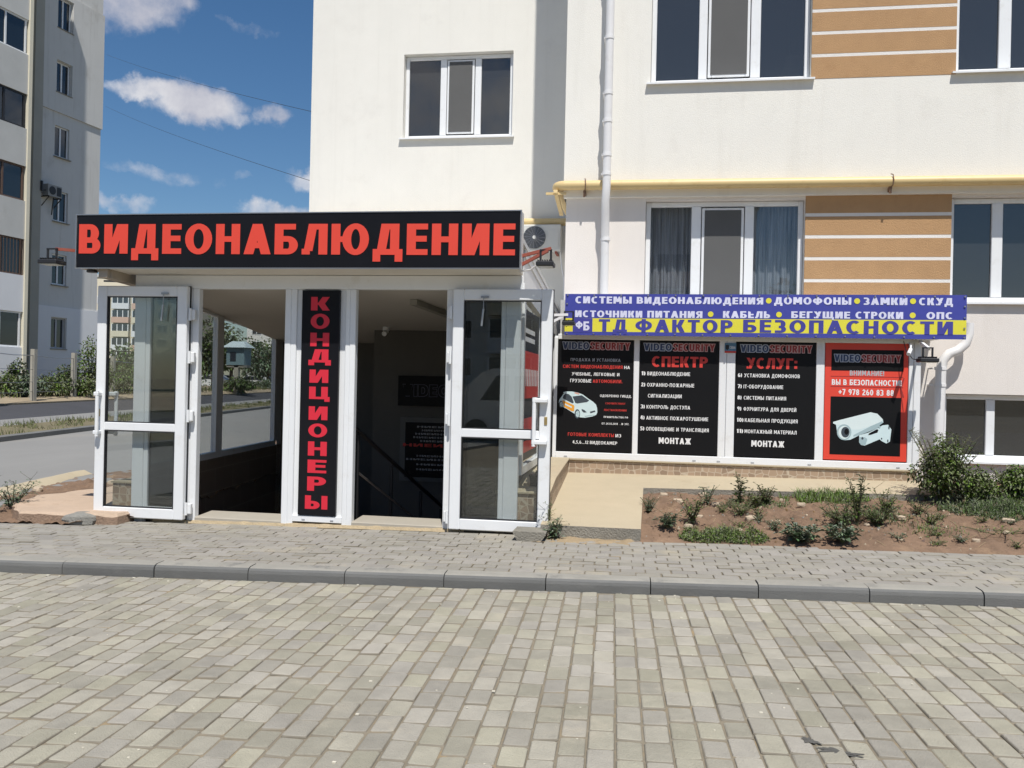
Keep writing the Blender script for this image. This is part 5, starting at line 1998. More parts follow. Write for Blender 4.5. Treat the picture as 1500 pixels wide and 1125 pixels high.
def abox(mb, s0, s1, o0, o1, z0, z1, m=0): mb.box(s0, s1, o0, o1, z0, z1, m)


old = thing('panel_apartment_block', 'older grey apartment block with stacked balconies at the left edge', 'building', (AP.x, AP.y, .5))
tops = [ak(z) for z in (3.92, 6.67, 9.40, 12.18, 14.95, 17.7)]
SE = 2.0 * K                                   # far end of the facade
mb = MB(AT)
holes = []
for k, zt in enumerate(tops + [ak(20.5), ak(23.2)]):
    holes.append((-.72, .16 if k < 5 else .16, zt - 1.42, zt))
ss = sorted({-14.0, SE, -.72, .16})
zs_ = sorted({.3, ak(23.6), *[h[2] for h in holes], *[h[3] for h in holes]})
for a, b in zip(ss, ss[1:]):
    for c, d in zip(zs_, zs_[1:]):
        if any(h[0] < (a + b) / 2 < h[1] and h[2] < (c + d) / 2 < h[3] for h in holes):
            continue
        lowp = d < ak(4.45)
        mb.quad((a, 0, c), (b, 0, c), (b, 0, d), (a, 0, d), 0)
for (a, b, c, d) in holes:
    for q in (((a, 0, c), (b, 0, c), (b, -.22, c), (a, -.22, c)), ((a, 0, d), (a, -.22, d), (b, -.22, d), (b, 0, d)), ((a, 0, c), (a, -.22, c), (a, -.22, d), (a, 0, d)), ((b, 0, c), (b, 0, d), (b, -.22, d), (b, -.22, c))):
        mb.quad(*q)
mb.quad((SE, 0, .3), (SE, -12, .3), (SE, -12, ak(23.6)), (SE, 0, ak(23.6)))
mb.quad((-14, 0, .3), (-14, -12, .3), (-14, -12, ak(23.6)), (-14, 0, ak(23.6)))
mb.quad((-14, 0, ak(23.6)), (SE, 0, ak(23.6)), (SE, -12, ak(23.6)), (-14, -12, ak(23.6)))
mb.quad((-14, -12, .3), (-14, -12, ak(23.6)), (SE, -12, ak(23.6)), (SE, -12, .3))
obj('wall', mb, APTW, old)
holes2 = [(-.72, .16, h[2], h[3]) for h in holes]
for (z0, z1, th, m) in ((ak(12.75), ak(17.95), .07, 0), (ak(.9), ak(4.40), .05, 1)):
    mb = MB(AT)
    hz = sorted([h for h in holes2 if h[3] < z1 + .1 and h[2] > z0 - .1], key=lambda h: h[2])
    abox(mb, -1.86, -.75, .003, th, z0, z1, m)
    abox(mb, .19, SE + .05, .003, th, z0, z1, m)
    z = z0
    for h in hz:
        abox(mb, -.75, .19, .003, th, z, h[2] - .03, m)
        z = h[3] + .03
    if z < z1: abox(mb, -.75, .19, .003, th, z, z1, m)
    obj('insulated_wall', mb, [APTW, APTB], old)
for k, h in enumerate(holes):
    a, b, c, d = h
    f = MB(AT)
    f.box(a, a + .06, -.16, -.10, c, d); f.box(b - .06, b, -.16, -.10, c, d)
    f.box(a + .06, b - .06, -.16, -.10, c, c + .06); f.box(a + .06, b - .06, -.16, -.10, d - .06, d)
    f.box((a + b) / 2 - .06, (a + b) / 2 + .02, -.16, -.095, c + .06, d - .06)
    w = obj('window', f, PVC if k != 0 else GREYP, old)
    p = MB(AT)
    p.box(a + .06, b - .06, -.14, -.13, c + .06, d - .06)
    obj('pane', p, G_APT, w)
    p = MB(AT)
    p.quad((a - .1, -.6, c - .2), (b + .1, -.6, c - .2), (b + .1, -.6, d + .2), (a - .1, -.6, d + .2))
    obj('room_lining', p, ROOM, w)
    p = MB(AT)
    p.box(a + .06, (a + b) / 2 - .05, -.30, -.28, c, d)
    obj('curtain', p, mat('pale_curtain', (.5, .5, .46), .9, var=.15, scale=4), w)
    s = MB(AT)
    s.box(a - .06, b + .06, -.1, .10, c - .06, c - .02)
    obj('sill', s, PADF, w)
mb = MB(AT)
abox(mb, -2.35, -1.87, .003, .42, .4, ak(23.6))
obj('corner_strip', mb, mat('grey_strip', (.36, .35, .31), .9, var=.12, scale=.8), old)
# balcony stack
S0, S1 = -13.0, -4.32 * K
BO = 2.2 * K
bal = MB(AT)
abox(bal, S1, S1 + .17, .0, BO + .06, .3, ak(25.6))
obj('pillar', bal, APTC, old)
lev = [(ak(2.48), ak(3.83)), (ak(5.22), ak(6.60)), (ak(8.05), ak(9.37)), (ak(10.8), ak(12.11)), (ak(13.61), ak(14.93)), (ak(16.3), ak(17.7)), (ak(19.1), ak(20.5)), (ak(21.9), ak(23.2))]
zprev = .3
for k, (g0, g1) in enumerate(lev):
    mb = MB(AT)
    abox(mb, S0, S1 - .005, .02, BO, zprev, g0)
    b_ = obj('balcony', mb, [APTP, APTB, mat('parapet_' + 'ribbed', (.60, .62, .60), .9, var=.1, scale=3, stretch=(6, 6, .3))][1 if k in (0, 1) else (0 if k != 2 else 0)], old)
    m_f = [PVC, BROWNW, BROWNW, DARKST, PVC, PVC, PVC, PVC][k]
    f = MB(AT)
    o1 = BO - .06
    f.box(S0, S1 - .02, o1 - .06, o1, g0, g0 + .07)
    f.box(S0, S1 - .02, o1 - .06, o1, g1 - .07, g1)
    for j in range(9):
        s = S1 - .10 - j * .98
        f.box(s - .05, s + .03, o1 - .06, o1 + .004, g0 + .07, g1 - .07)
    if k == 1:
        for j in range(30):
            s = S1 - .05 - j * .16
            f.beam((s, o1 + .05, g0 + .02), (s, o1 + .05, g1 - .05), .018, .018)
    obj('glazing_frame', f, m_f, b_)
    p = MB(AT)
    p.box(S0, S1 - .06, o1 - .036, o1 - .03, g0 + .06, g1 - .06)
    obj('pane', p, G_APT, b_)
    p = MB(AT)
    p.box(S0, S1 - .06, .02, .06, g0, g1)
    for j in range(5):
        p.box(S1 - 1.6 - j * 2.1, S1 - .9 - j * 2.1, .06, .10, g0, g1 - .1, 1)
    obj('inner_wall', p, [ROOM, mat('pale_curtain', (.5, .5, .46), .9)], b_)
    zprev = g1
obj('parapet_top', (lambda m_: (abox(m_, S0, S1 - .005, .02, BO, zprev, ak(25.6)), m_)[1])(MB(AT)), APTP, old)
for (s0, z0, lab) in ((-1.42, ak(9.0), 'grey air conditioner on the blank wall of the older block, beside a tilted window'), ):
    a = thing('air_conditioner', lab, 'air conditioner', AT(s0, 0, z0), None)
    mb = MB(AT)
    abox(mb, s0 - .05, s0 + .75, .12, .42, z0, z0 + .52)
    obj('casing', mb, mat('old_ac_casing', (.30, .30, .29), .6, var=.1), a)
    mb = MB(AT)
    mb.tube([(s0 + .2, .425, z0 + .26), (s0 + .2, .435, z0 + .26)], .19, 20)
    mb.box(s0 + .46, s0 + .72, .42, .43, z0 + .06, z0 + .46)
    obj('fan_grille', mb, DARKST, a)
    mb = MB(AT)
    for s in (s0, s0 + .7):
        mb.beam((s, 0, z0 - .03), (s, .45, z0 - .03), .04, .04)
        mb.beam((s, .02, z0 - .45), (s, .42, z0 - .05), .03, .03)
    mb.tube([(s0 + .5, .2, z0), (s0 + .45, .15, z0 - .8)], .03, 6)
    obj('bracket', mb, DARKST, a)
    mb = MB(AT)
    mb.box(s0 - .5, s0 - .42, .05, .5, z0 + .1, z0 + .55)
    mb.box(s0 - .62, s0 - .1, .3, .36, z0 + .18, z0 + .24)
    obj('antenna', mb, DARKST, a)

# ------------------------------------------------------------------ far buildings beyond the street


def far_block(label, cx, cy, ang, wid, dep, h, floor, ncol, wm, wins, roofband=True, tint=None):
    t = thing('apartment_building', label, 'building', (cx, cy, .3))
    ca, sa = math.cos(R(ang)), math.sin(R(ang))
    T = lambda x, y, z: (cx + ca * x - sa * y, cy + sa * x + ca * y, z)
    mb = MB(T)
    mb.box(-wid / 2, wid / 2, 0, dep, .2, h)
    obj('wall', mb, wm, t)
    mb = MB(T)
    mb.box(-wid / 2 - .2, wid / 2 + .2, -.2, dep + .2, h, h + .5)
    obj('roof', mb, APTP, t)
    if roofband:
        mb = MB(T)
        for k in range(int(wid / 5)):
            x = -wid / 2 + 1.2 + k * 5
            mb.box(x, x + 2.6, -.02, .0, h - .95, h - .6)
        obj('attic_vent', mb, DARKST, t)
    nf = int((h - 2.0) / floor)
    cw = wid / ncol
    wb, pb = MB(T), MB(T)
    cols = [MB(T) for _ in range(3)]
    for f in range(nf):
        z0 = 1.2 + f * floor
        for c in range(ncol):
            x0 = -wid / 2 + c * cw
            kind = wins[c % len(wins)]
            if kind == 'b':                       # balcony column: parapet and glazing standing out
                cols[(f * 2 + c) % 3].box(x0 + .3, x0 + cw - .3, -1.2, -.02, z0 - .3, z0 + .85)
                pb.box(x0 + .4, x0 + cw - .4, -1.05, -.02, z0 + .85, z0 + 2.2, 0)
                n = 3
                for i in range(n + 1):
                    xx = x0 + .4 + (cw - .8) * i / n
                    wb.box(xx - .08, xx + .08, -1.12, -1.05, z0 + .85, z0 + 2.2)
            else:
                wb.box(x0 + cw * .25, x0 + cw * .75, -.06, -.002, z0 + .75, z0 + 2.25)
                pb.box(x0 + cw * .25 + .12, x0 + cw * .5 - .06, -.09, -.06, z0 + .87, z0 + 2.13)
                pb.box(x0 + cw * .5 + .06, x0 + cw * .75 - .12, -.09, -.06, z0 + .87, z0 + 2.13)
    obj('window_frame', wb, PVC, t)
    obj('window_glass', pb, mat('far_pane', (.03, .035, .045), .15), t)
    for mb_, mm in zip(cols, (APTB, mat('pink_parapet', (.60, .40, .31), .9, var=.08), mat('buff_parapet', (.66, .60, .46), .9, var=.08))):
        if mb_.v:
            obj('balcony', mb_, mm, t)
    return t


BUFF = mat('buff_panel', (.66, .60, .47), .9, var=.08, scale=.3)
FWHITE = mat('far_white_panel', (.74, .73, .70), .9, var=.06, scale=.3)
far_block('distant buff apartment tower with white and pink balconies seen above and through the left door', -103.5, 160, 12, 24, 14, 21.3, 2.8, 6, BUFF, 'bwb')
far_block('distant white apartment block seen through the side window of the entrance', -66, 168, 20, 30, 14, 16.5, 2.8, 8, FWHITE, 'wwbw')
far_block('distant grey apartment block behind the trees, left of the white one', -86, 205, 10, 14, 14, 17.5, 2.8, 4, mat('far_grey_panel', (.45, .45, .44), .9), 'ww', False)


# ------------------------------------------------------------------ trees, hedge shrubs, kiosk, cars, fence
def blob_leaves(mb, cx, cy, cz, rx, ry, rz, n, L, clumps=14, m=0):
    cl = []
    for _ in range(clumps):
        while True:
            a, b, c = random.uniform(-1, 1), random.uniform(-1, 1), random.uniform(-1, 1)
            if a * a + b * b + c * c < 1:
                break
        cl.append((a * .75, b * .75, c * .8, random.uniform(.22, .48)))
    for _ in range(n):
        a, b, c, r_ = random.choice(cl)
        d = Vector((random.gauss(0, 1), random.gauss(0, 1), random.gauss(0, 1))).normalized()
        rr = r_ * random.random() ** .35
        p = (cx + rx * (a + d.x * rr), cy + ry * (b + d.y * rr), cz + rz * (c + d.z * rr))
        d2 = d + Vector((random.uniform(-.9, .9), random.uniform(-.9, .9), random.uniform(-.6, .4)))
        mb.leaf(p, d2, L * random.uniform(.6, 1.3), L * random.uniform(.35, .6), m)


def tree(x, y, z0, h, r, label, m=GREEN, n=1500, L=.45, seed=1):
    random.seed(seed)
    t = thing('tree', label, 'tree', (x, y, z0), 'trees beyond the side street')
    mb = MB()
    mb.tube([(x, y, z0 - .1), (x + .05, y, z0 + h * .35), (x - .05, y + .1, z0 + h * .7)], [h * .035, h * .025, h * .01], 8)
    for k in range(5):
        a = 2 * math.pi * k / 5 + seed
        mb.tube([(x + .03, y, z0 + h * (.28 + .07 * k)), (x + r * .6 * math.cos(a), y + r * .6 * math.sin(a), z0 + h * (.5 + .07 * k))], [h * .014, h * .005], 6)
    obj('trunk', mb, BARK, t)
    mb = MB()
    blob_leaves(mb, x, y, z0 + h * .62, r, r, h * .42, n, L, 16)
    obj('crown', mb, m, t)
    return t


def at(u, v0, dep):                            # helper: a spot at the given depth in front of the camera's first position
    p = Vector((0, 0, 1.5)) + fw * dep + rt0 * ((u - 750) / 1260.0 * dep)
    return p.x, p.y


for k, (u, dep, h, r, m, lab) in enumerate((
        (312, 62, 5.2, 2.6, GREEND, 'dark round tree left of the blue kiosk beyond the side street'),
        (338, 88, 6.4, 3.4, GREEN, 'tree right behind the blue kiosk roof'),
        (392, 84, 5.4, 3.6, GREENB, 'broad pale green tree right of the blue kiosk'),
        (412, 95, 5.6, 3.4, GREEN, 'rounded tree at the right end of the row behind the parked cars'),
        (372, 100, 4.6, 2.4, GREEND, 'small dark tree between the parked cars and the white block'),
        (172, 66, 3.2, 2.2, GREEND, 'low tree below the distant buff tower, seen through the left door'),
        (205, 72, 3.6, 2.4, GREEN, 'bushy tree behind the middle post of the left door'),
        (240, 70, 3.4, 2.6, GREEND, 'dark bushy tree behind the glass beside the left hinge post'),
        (285, 75, 4.0, 2.4, GREEN, 'tree just left of the entrance side window'))):
    x, y = at(u, 0, dep)
    tree(x, y, .35, h, r, lab, m, 1300, .42, 11 + k)


def shrub(x, y, z, h, r, label, m, n=700, L=.16, seed=0):
    random.seed(100 + seed)
    t = thing('shrub', label, 'shrub', (x, y, z), 'shrubs along the wire fence')
    mb = MB()
    for k in range(6):
        a = random.uniform(0, 6.28)
        mb.tube([(x, y, z - .05), (x + r * .3 * math.cos(a), y + r * .3 * math.sin(a), z + h * .5), (x + r * .6 * math.cos(a), y + r * .6 * math.sin(a), z + h * .9)], [.03, .02, .008], 5)
    obj('stems', mb, STEM, t)
    mb = MB()
    blob_leaves(mb, x, y, z + h * .52, r, r, h * .50, n, L, 18)
    obj('foliage', mb, m, t)


k = 0
for (u, dep, h, r, m, lab) in (
        (-22, 31.5, 1.25, 1.3, GREEND, 'dark shrub cut by the left edge of the picture'),
        (8, 32.2, 1.35, 1.0, GREEN, 'shrub under the lowest balcony at the far left'),
        (24, 33.4, 1.9, .55, GREEND, 'tall thin shrub left of the first concrete fence post'),
        (38, 32.6, 1.25, .9, GREENB, 'round shrub touching the first concrete fence post'),
        (62, 34, 1.15, 1.1, GREEN, 'low broad shrub between the two concrete fence posts'),
        (84, 35, 1.25, .95, GREEND, 'low dark shrub left of the second concrete fence post'),
        (101, 36.4, 2.0, .5, GREEND, 'tall narrow shrub just left of the second concrete fence post'),
        (120, 36, 1.2, 1.0, GREEN, 'low shrub right of the second concrete fence post'),
        (131, 38, 3.0, .75, GREENL, 'bright leafy sapling behind the handle edge of the left door'),
        (146, 38, 1.6, 1.2, GREEN, 'shrub behind the left stile of the open door'),
        (168, 41, 1.9, 1.5, GREEND, 'dark shrub seen low through the left door pane'),
        (188, 43, 2.0, 1.5, GREEN, 'shrub seen through the left door next to the white post'),
        (228, 47, 1.9, 1.7, GREEND, 'dark shrub behind the left side pane'),
        (262, 52, 1.7, 1.8, GREEN, 'shrub behind the hinge stile of the left door'),
        (340, 58, 1.2, 1.5, GREEN, 'shrub at the foot of the kiosk post'),
        (352, 56, 1.0, 1.2, GREEND, 'low dark shrub in front of the kiosk'),
        (395, 74, 1.3, 2.2, GREENB, 'grey green shrub on the bank right of the kiosk'),
        (375, 78, 1.3, 2.0, GREEN, 'shrub in front of the parked cars')):
    x, y = at(u, 0, dep)
    z = .55 if dep < 60 else .3
    h *= .74 if u < 130 else .9
    shrub(x, y, z, h, r, lab, m, 800, .15 if dep < 45 else .22, k)
    k += 1

fe = thing('wire_fence', 'concrete post and wire fence in front of the older block', 'fence', (*at(49, 0, 31), .5))
posts = [at(u, 0, dep) for u, dep in ((-14, 27.5), (49, 31.0), (108, 35.2), (165, 40), (215, 45), (262, 51))]
for (x, y) in posts:
    mb = MB()
    mb.beam((x, y, .2), (x, y, 2.38), .16, .16)
    obj('post', mb, mat('grey_post', (.36, .34, .29), .95, var=.15, scale=5), fe)
mb = MB()
for (a, b) in zip(posts, posts[1:]):
    for z in (2.15, 1.65, 1.2, .85):
        mb.tube([(a[0], a[1], z), ((a[0] + b[0]) / 2, (a[1] + b[1]) / 2, z - .03), (b[0], b[1], z)], .008 if z < 2 else .014, 4)
obj('wire', mb, GREYST, fe)

# kiosk
x, y = at(349, 0, 57)
kk = thing('kiosk', 'small blue kiosk with a pale hipped roof beyond the side street', 'kiosk', (x, y, .4))
mb = MB()
mb.box(x - .62, x + .62, y - .5, y + .5, 2.35, 3.52)
obj('body', mb, mat('blue_sheet', (.16, .24, .27), .6, var=.15), kk)
mb = MB()
mb.add([(x - .85, y - .7, 3.5), (x + .85, y - .7, 3.5), (x + .85, y + .7, 3.5), (x - .85, y + .7, 3.5), (x - .42, y - .15, 3.92), (x + .42, y - .15, 3.92), (x + .42, y + .15, 3.92), (x - .42, y + .15, 3.92)],
       [(0, 3, 2, 1), (4, 5, 6, 7), (0, 1, 5, 4), (1, 2, 6, 5), (2, 3, 7, 6), (3, 0, 4, 7)])
obj('roof', mb, mat('blue_roof', (.42, .50, .52), .5, var=.06), kk)
obj('window', box1(x - .35, x + .05, y - .52, y - .5, 2.6, 3.2), mat('far_pane', (.03, .035, .045), .15), kk)
mb = MB()
mb.beam((x + .05, y - .3, .2), (x + .05, y - .3, 2.35), .30, .30)
mb.box(x - .62, x + .62, y - .45, y + .45, 2.2, 2.35)
obj('stand', mb, mat('grey_post', (.36, .34, .29), .95), kk)


def car(u, dep, ang, col, label):
    x, y = at(u, 0, dep)
    t = thing('parked_car', label, 'car', (x, y, .3), 'cars parked beyond the side street')
    ca, sa = math.cos(R(ang)), math.sin(R(ang))
    T = lambda a, b, z: (x + ca * a - sa * b, y + sa * a + ca * b, z + .3)
    mb = MB(T)
    mb.prism([(-2.1, .35), (-2.1, .75), (-1.95, .95), (-1.3, 1.0), (-.8, 1.45), (.7, 1.48), (1.35, 1.05), (2.0, .92), (2.15, .70), (2.15, .35)], -.82, .82)
    obj('body', mb, mat(col[0], col[1], .3, var=.02), t)
    mb = MB(T)
    mb.prism([(-1.15, 1.02), (-.75, 1.40), (.65, 1.42), (1.2, 1.05)], -.835, .835)
    obj('side_window', mb, mat('far_pane', (.03, .035, .045), .15), t)
    for a in (-1.3, 1.35):
        for b in (-.78, .78):
            mb = MB(T)
            mb.tube([(a, b - .1, .33), (a, b + .1, .33)], .33, 16)
            obj('wheel', mb, mat('rubber', (.02, .02, .02), .8), t)


car(374, 92, 10, ('white_car_paint', (.75, .75, .75)), 'white parked car right of the kiosk roof')
car(390, 97, -8, ('silver_car_paint', (.5, .5, .5)), 'silver parked car at the right of the parked row')
car(332, 90, 20, ('pale_car_paint', (.62, .62, .62)), 'pale parked car left of the kiosk')
car(314, 88, 5, ('white_car_paint', (.75, .75, .75)), 'white parked car farthest left of the parked row')

# across the road behind the photographer: what the panes mirror
far_block('white apartment block across the road, mirrored faintly in the door panes', -14, -46, 180, 44, 12, 15.5, 2.8, 11, FWHITE, 'wbwwb', False)
for k, (x, y, h, r, lab) in enumerate(((6.5, -24, 7.0, 2.6, 'roadside tree mirrored in the lower right house window'), (10.5, -27, 8.0, 3.2, 'taller roadside tree mirrored beside the smaller one'))):
    tree(x, y, gz(x) - .1, h, r, lab, GREEND, 1500, .4, 61 + k)
vx, vy = -3.0, -7.2
van = thing('white_van', 'white minibus parked across the road, mirrored in the door panes', 'van', (vx, vy, -.1))
vz = -.16
mb = MB()
mb.prism([(vx - 2.5, vz + .45), (vx - 2.5, vz + 1.05), (vx - 2.3, vz + 1.2), (vx - 1.55, vz + 1.95), (vx - 1.2, vz + 2.08), (vx + 2.2, vz + 2.08), (vx + 2.42, vz + 1.9), (vx + 2.5, vz + .45)], vy - .9, vy + .9)
obj('body', mb, mat('white_car_paint', (.75, .75, .75), .3, var=.02), van)
for (a, b, c) in ((-1.55, -.75, 0), (-.6, .55, 0), (.7, 2.2, 0)):
    mb = MB()
    mb.prism([(vx + a, vz + 1.2), (vx + b, vz + 1.2), (vx + b, vz + 1.88), (vx + a + (.45 if a < -1 else 0), vz + 1.88)], vy + .89, vy + .905)
    obj('side_window', mb, mat('far_pane', (.03, .035, .045), .15), van)
for a in (-1.65, 1.6):
    for b in (-.85, .8):
        mb = MB()
        mb.tube([(vx + a, vy + b - .1, vz + .34), (vx + a, vy + b + .12, vz + .34)], .34, 20)
        obj('wheel', mb, mat('rubber', (.02, .02, .02), .8), van)

# overhead wires
mb = MB()
for (p, q, sag, lab) in (((-25.2, 36.5, 16.4), (-5.7, 14.5, 6.18), .12, 'upper thin wire across the sky from the old block'), ((-25.2, 36.5, 14.0), (-5.7, 14.2, 4.9), .12, 'lower thin wire across the sky from the old block')):
    mb = MB()
    pts = []
    for i in range(25):
        t = i / 24
        pts.append(tuple(p[j] + (q[j] - p[j]) * t - (sag * 4 * t * (1 - t) if j == 2 else 0) for j in range(3)))
    mb.tube(pts, .0045, 5)
    tag(obj('overhead_wire', mb, DARKST), lab, 'wire')


# ------------------------------------------------------------------ stones, pot, weeds
def stone(x, y, z, sx, sy, sz_, label, m, seed, cat='stone', name='stone', group=None):
    random.seed(seed)
    mb = MB()
    vs, fs = [], []
    nu, nv = 14, 8
    for j in range(nv + 1):
        ph = math.pi * j / nv
        for i in range(nu):
            th = 2 * math.pi * i / nu
            d = Vector((math.sin(ph) * math.cos(th), math.sin(ph) * math.sin(th), math.cos(ph)))
            q = [math.copysign(abs(c) ** .6, c) for c in d]
            w = 1 + .28 * noise.noise(d * 1.3 + Vector((seed, 0, 0))) + .1 * noise.noise(d * 3.5 + Vector((0, seed, 0)))
            vs.append((x + q[0] * sx * w, y + q[1] * sy * w, z + q[2] * sz_ * w))
    for j in range(nv):
        for i in range(nu):
            fs.append((j * nu + i, (j + 1) * nu + i, (j + 1) * nu + (i + 1) % nu, j * nu + (i + 1) % nu))
    mb.add(vs, fs)
    return tag(obj(name, mb, m, None, True, 28), label, cat, group)


stone(-5.83, 8.22, -.015, .17, .13, .065, 'grey rock wedged against the open left door', ROCK, 4)
mb = MB()
mb.prism([(-1.235, .055), (-1.19, -.025), (-1.13, -.035), (-.98, -.03), (-.93, .045), (-.925, .075), (-1.24, .075)], 8.06, 8.34)
for i, v in enumerate(mb.v):
    mb.v[i] = (v[0] + .012 * noise.noise(Vector(v) * 9), v[1] + .02 * noise.noise(Vector(v) * 7 + Vector((3, 0, 0))), v[2] + .03)
tag(obj('concrete_chunk', mb, PADF), 'broken grey concrete chunk holding the right door open', 'stone')

pot = thing('flower_pot', 'small black flower pot on the ledge behind the right door', 'pot', (-1.13, 8.78, .455))
mb = MB()
mb.tube([(-1.13, 8.78, .455), (-1.13, 8.78, .57)], [.045, .062], 16)
mb.tube([(-1.13, 8.78, .555), (-1.13, 8.78, .575)], .068, 16)
obj('pot_body', mb, POT, pot, smooth=True)
random.seed(5)
mb = MB()
for k in range(5):
    mb.tube([(-1.13, 8.78, .57), (-1.13 + random.uniform(-.05, .05), 8.78, .62)], .004, 5)
obj('dry_twig', mb, STEM, pot)

# clods and chips of stone strewn over the soil, dry stalks
random.seed(77)
mb = MB()
for k in range(1500):
    left = k > 1150
    if left:
        x, y = random.uniform(-8.2, -6.2), random.uniform(8.2, 13.5)
        z = left_z(x, y)
        if Vector((x, y, 0)).dot(q_ax) > 6.3: continue
    else:
        x, y = random.uniform(0, 6), 8.25 + 1.75 * random.random() ** .8
        if y < walk_edge(x): continue
        z = soil_z(x, y)
    s = random.choice((.004, .006, .006, .008, .010, .014, .02 if k % 3 == 0 else .008))
    r1, r2 = random.uniform(0, 3), random.uniform(.5, 1.2)
    vs = []
    for (a, b, c) in ((1, 0, .1), (.3, .9, 0), (-.8, .5, .1), (-.6, -.7, 0), (.5, -.8, .1)):
        ca, sa = math.cos(r1), math.sin(r1)
        j_ = random.uniform(.7, 1.3)
        vs.append((x + s * j_ * (a * ca - b * sa), y + s * j_ * r2 * (a * sa + b * ca), z - s * .3))
    vs += [(x + (p[0] - x) * .55, y + (p[1] - y) * .55, z + s * random.uniform(.5, 1.0)) for p in vs]
    mb.add(vs, [(0, 1, 6, 5), (1, 2, 7, 6), (2, 3, 8, 7), (3, 4, 9, 8), (4, 0, 5, 9), (5, 6, 7, 8, 9)], 0 if random.random() < .62 else (1 if random.random() < .6 else 2))
for k in range(130):
    x, y = random.uniform(0, 5.5), random.uniform(8.3, 10.0)
    if y < walk_edge(x) + .02: continue
    a = random.uniform(0, 6.28)
    ln = random.uniform(.04, .16)
    z = soil_z(x, y) + .008
    mb.tube([(x, y, z), (x + ln * math.cos(a), y + ln * math.sin(a), soil_z(x + ln * math.cos(a), y + ln * math.sin(a)) + random.uniform(.004, .03))], .0018, 4, 3)
tag(obj('rubble', mb, [mat('soil_clod', (.21, .135, .09), 1, var=.2, island=.25), PALEROCK, ROCK, mat('dry_stalk', (.36, .28, .16), .9)]), None, None, None, 'stuff')
rocks = []
random.seed(21)
spots = [(.55, 9.05), (.75, 9.65), (1.05, 8.95), (1.15, 9.35), (1.32, 9.0), (.35, 9.6), (1.65, 9.6), (2.15, 8.9), (2.55, 9.2), (2.95, 9.5), (3.35, 8.7), (3.55, 9.2), (3.05, 8.6), (.42, 8.6), (.9, 8.55), (1.9, 8.75), (2.35, 8.5), (4.0, 8.9), (4.25, 9.4), (.62, 8.45), (1.5, 9.9), (.2, 9.9), (.65, 9.95), (2.0, 9.9)]
for k, (x, y) in enumerate(spots):
    s = random.choice((.022, .028, .035, .045))
    stone(x, y, soil_z(x, y) + s * .25, s * 1.3, s, s * .7, 'small pale stone lying loose on the brown soil bed', PALEROCK, 40 + k, 'stone', 'pebble', 'pale stones on the soil bed')
for k, (x, y) in enumerate(((-7.35, 9.6), (-7.0, 10.4), (-7.9, 10.2), (-7.5, 11.2), (-6.9, 11.0))):
    stone(x, y, left_z(x, y) + .02, .06, .05, .04, 'pale stone lying on the brown soil left of the entrance', PALEROCK, 80 + k, 'stone', 'pebble', 'pale stones left of the entrance')
# crumbs of litter along the kerb and in the joints
random.seed(9)
mb = MB()
for k in range(170):
    if k < 40:
        u, v = random.uniform(-5, 4), KN - abs(random.gauss(0, .05)) - .01
    else:
        u, v = random.uniform(-5, 4), random.uniform(3.2, KN)
        if random.random() < .8: u = round(u / BW) * BW
    p = kp(u, v, -.1)
    s = random.choice((.003, .004, .005, .008, .011 if k < 20 else .004))
    mb.box(p[0] - s, p[0] + s, p[1] - s * .7, p[1] + s * .7, p[2] - .001, p[2] + s * .6)
tag(obj('litter', mb, mat('pale_crumb', (.62, .58, .48), .9)), None, None, None, 'stuff')


def weed(x, y, z, h, r, label, m, stems=7, leaves=16, L=.05, W=.35, lean=.5, seed=0, dense=0, group=None, name='weed'):
    random.seed(seed * 17 + 5)
    t = thing(name, label, 'plant', (x, y, z), group)
    st, lf = MB(), MB()
    for k in range(stems):
        a = 2 * math.pi * k / stems + random.uniform(-.4, .4)
        ln = random.uniform(.25, 1) * lean
        hh = h * random.uniform(.65, 1.05)
        pts = []
        for i in range(6):
            f = i / 5
            pts.append(Vector((x + r * ln * f ** 1.3 * math.cos(a) + random.uniform(-.006, .006), y + r * ln * f ** 1.3 * math.sin(a) + random.uniform(-.006, .006), z - .01 + hh * f)))
        st.tube(pts, [.004 + h * .006] * 3 + [.003 + h * .003] * 2 + [.002], 5)
        for j in range(leaves):
            f = random.uniform(.12, 1.0)
            i = min(4, int(f * 5))
            p = pts[i].lerp(pts[i + 1], f * 5 - i)
            b = random.uniform(0, 6.28)
            d = Vector((math.cos(b), math.sin(b), random.uniform(-.1, .9)))
            ll = L * random.uniform(.6, 1.3) * (1.15 - .5 * f)
            if random.random() < .5:                # a side twig carrying the leaf
                p2 = p + d * L * random.uniform(.5, 1.8)
                st.tube([p, p2], .0015, 4)
                lf.leaf(p2, d, ll, ll * W)
                lf.leaf(p2, d + Vector((random.uniform(-1, 1), random.uniform(-1, 1), .3)), ll * .8, ll * .8 * W)
            lf.leaf(p, d, ll, ll * W)
    if dense:
        blob_leaves(lf, x, y, z + h * .36, r * .85, r * .75, h * .36, int(dense * .7), L * .8, 30)
        blob_leaves(lf, x, y, z + h * .66, r * .45, r * .45, h * .34, int(dense * .3), L * .8, 16)
    obj('stem', st, STEM, t)
    obj('foliage', lf, m, t)


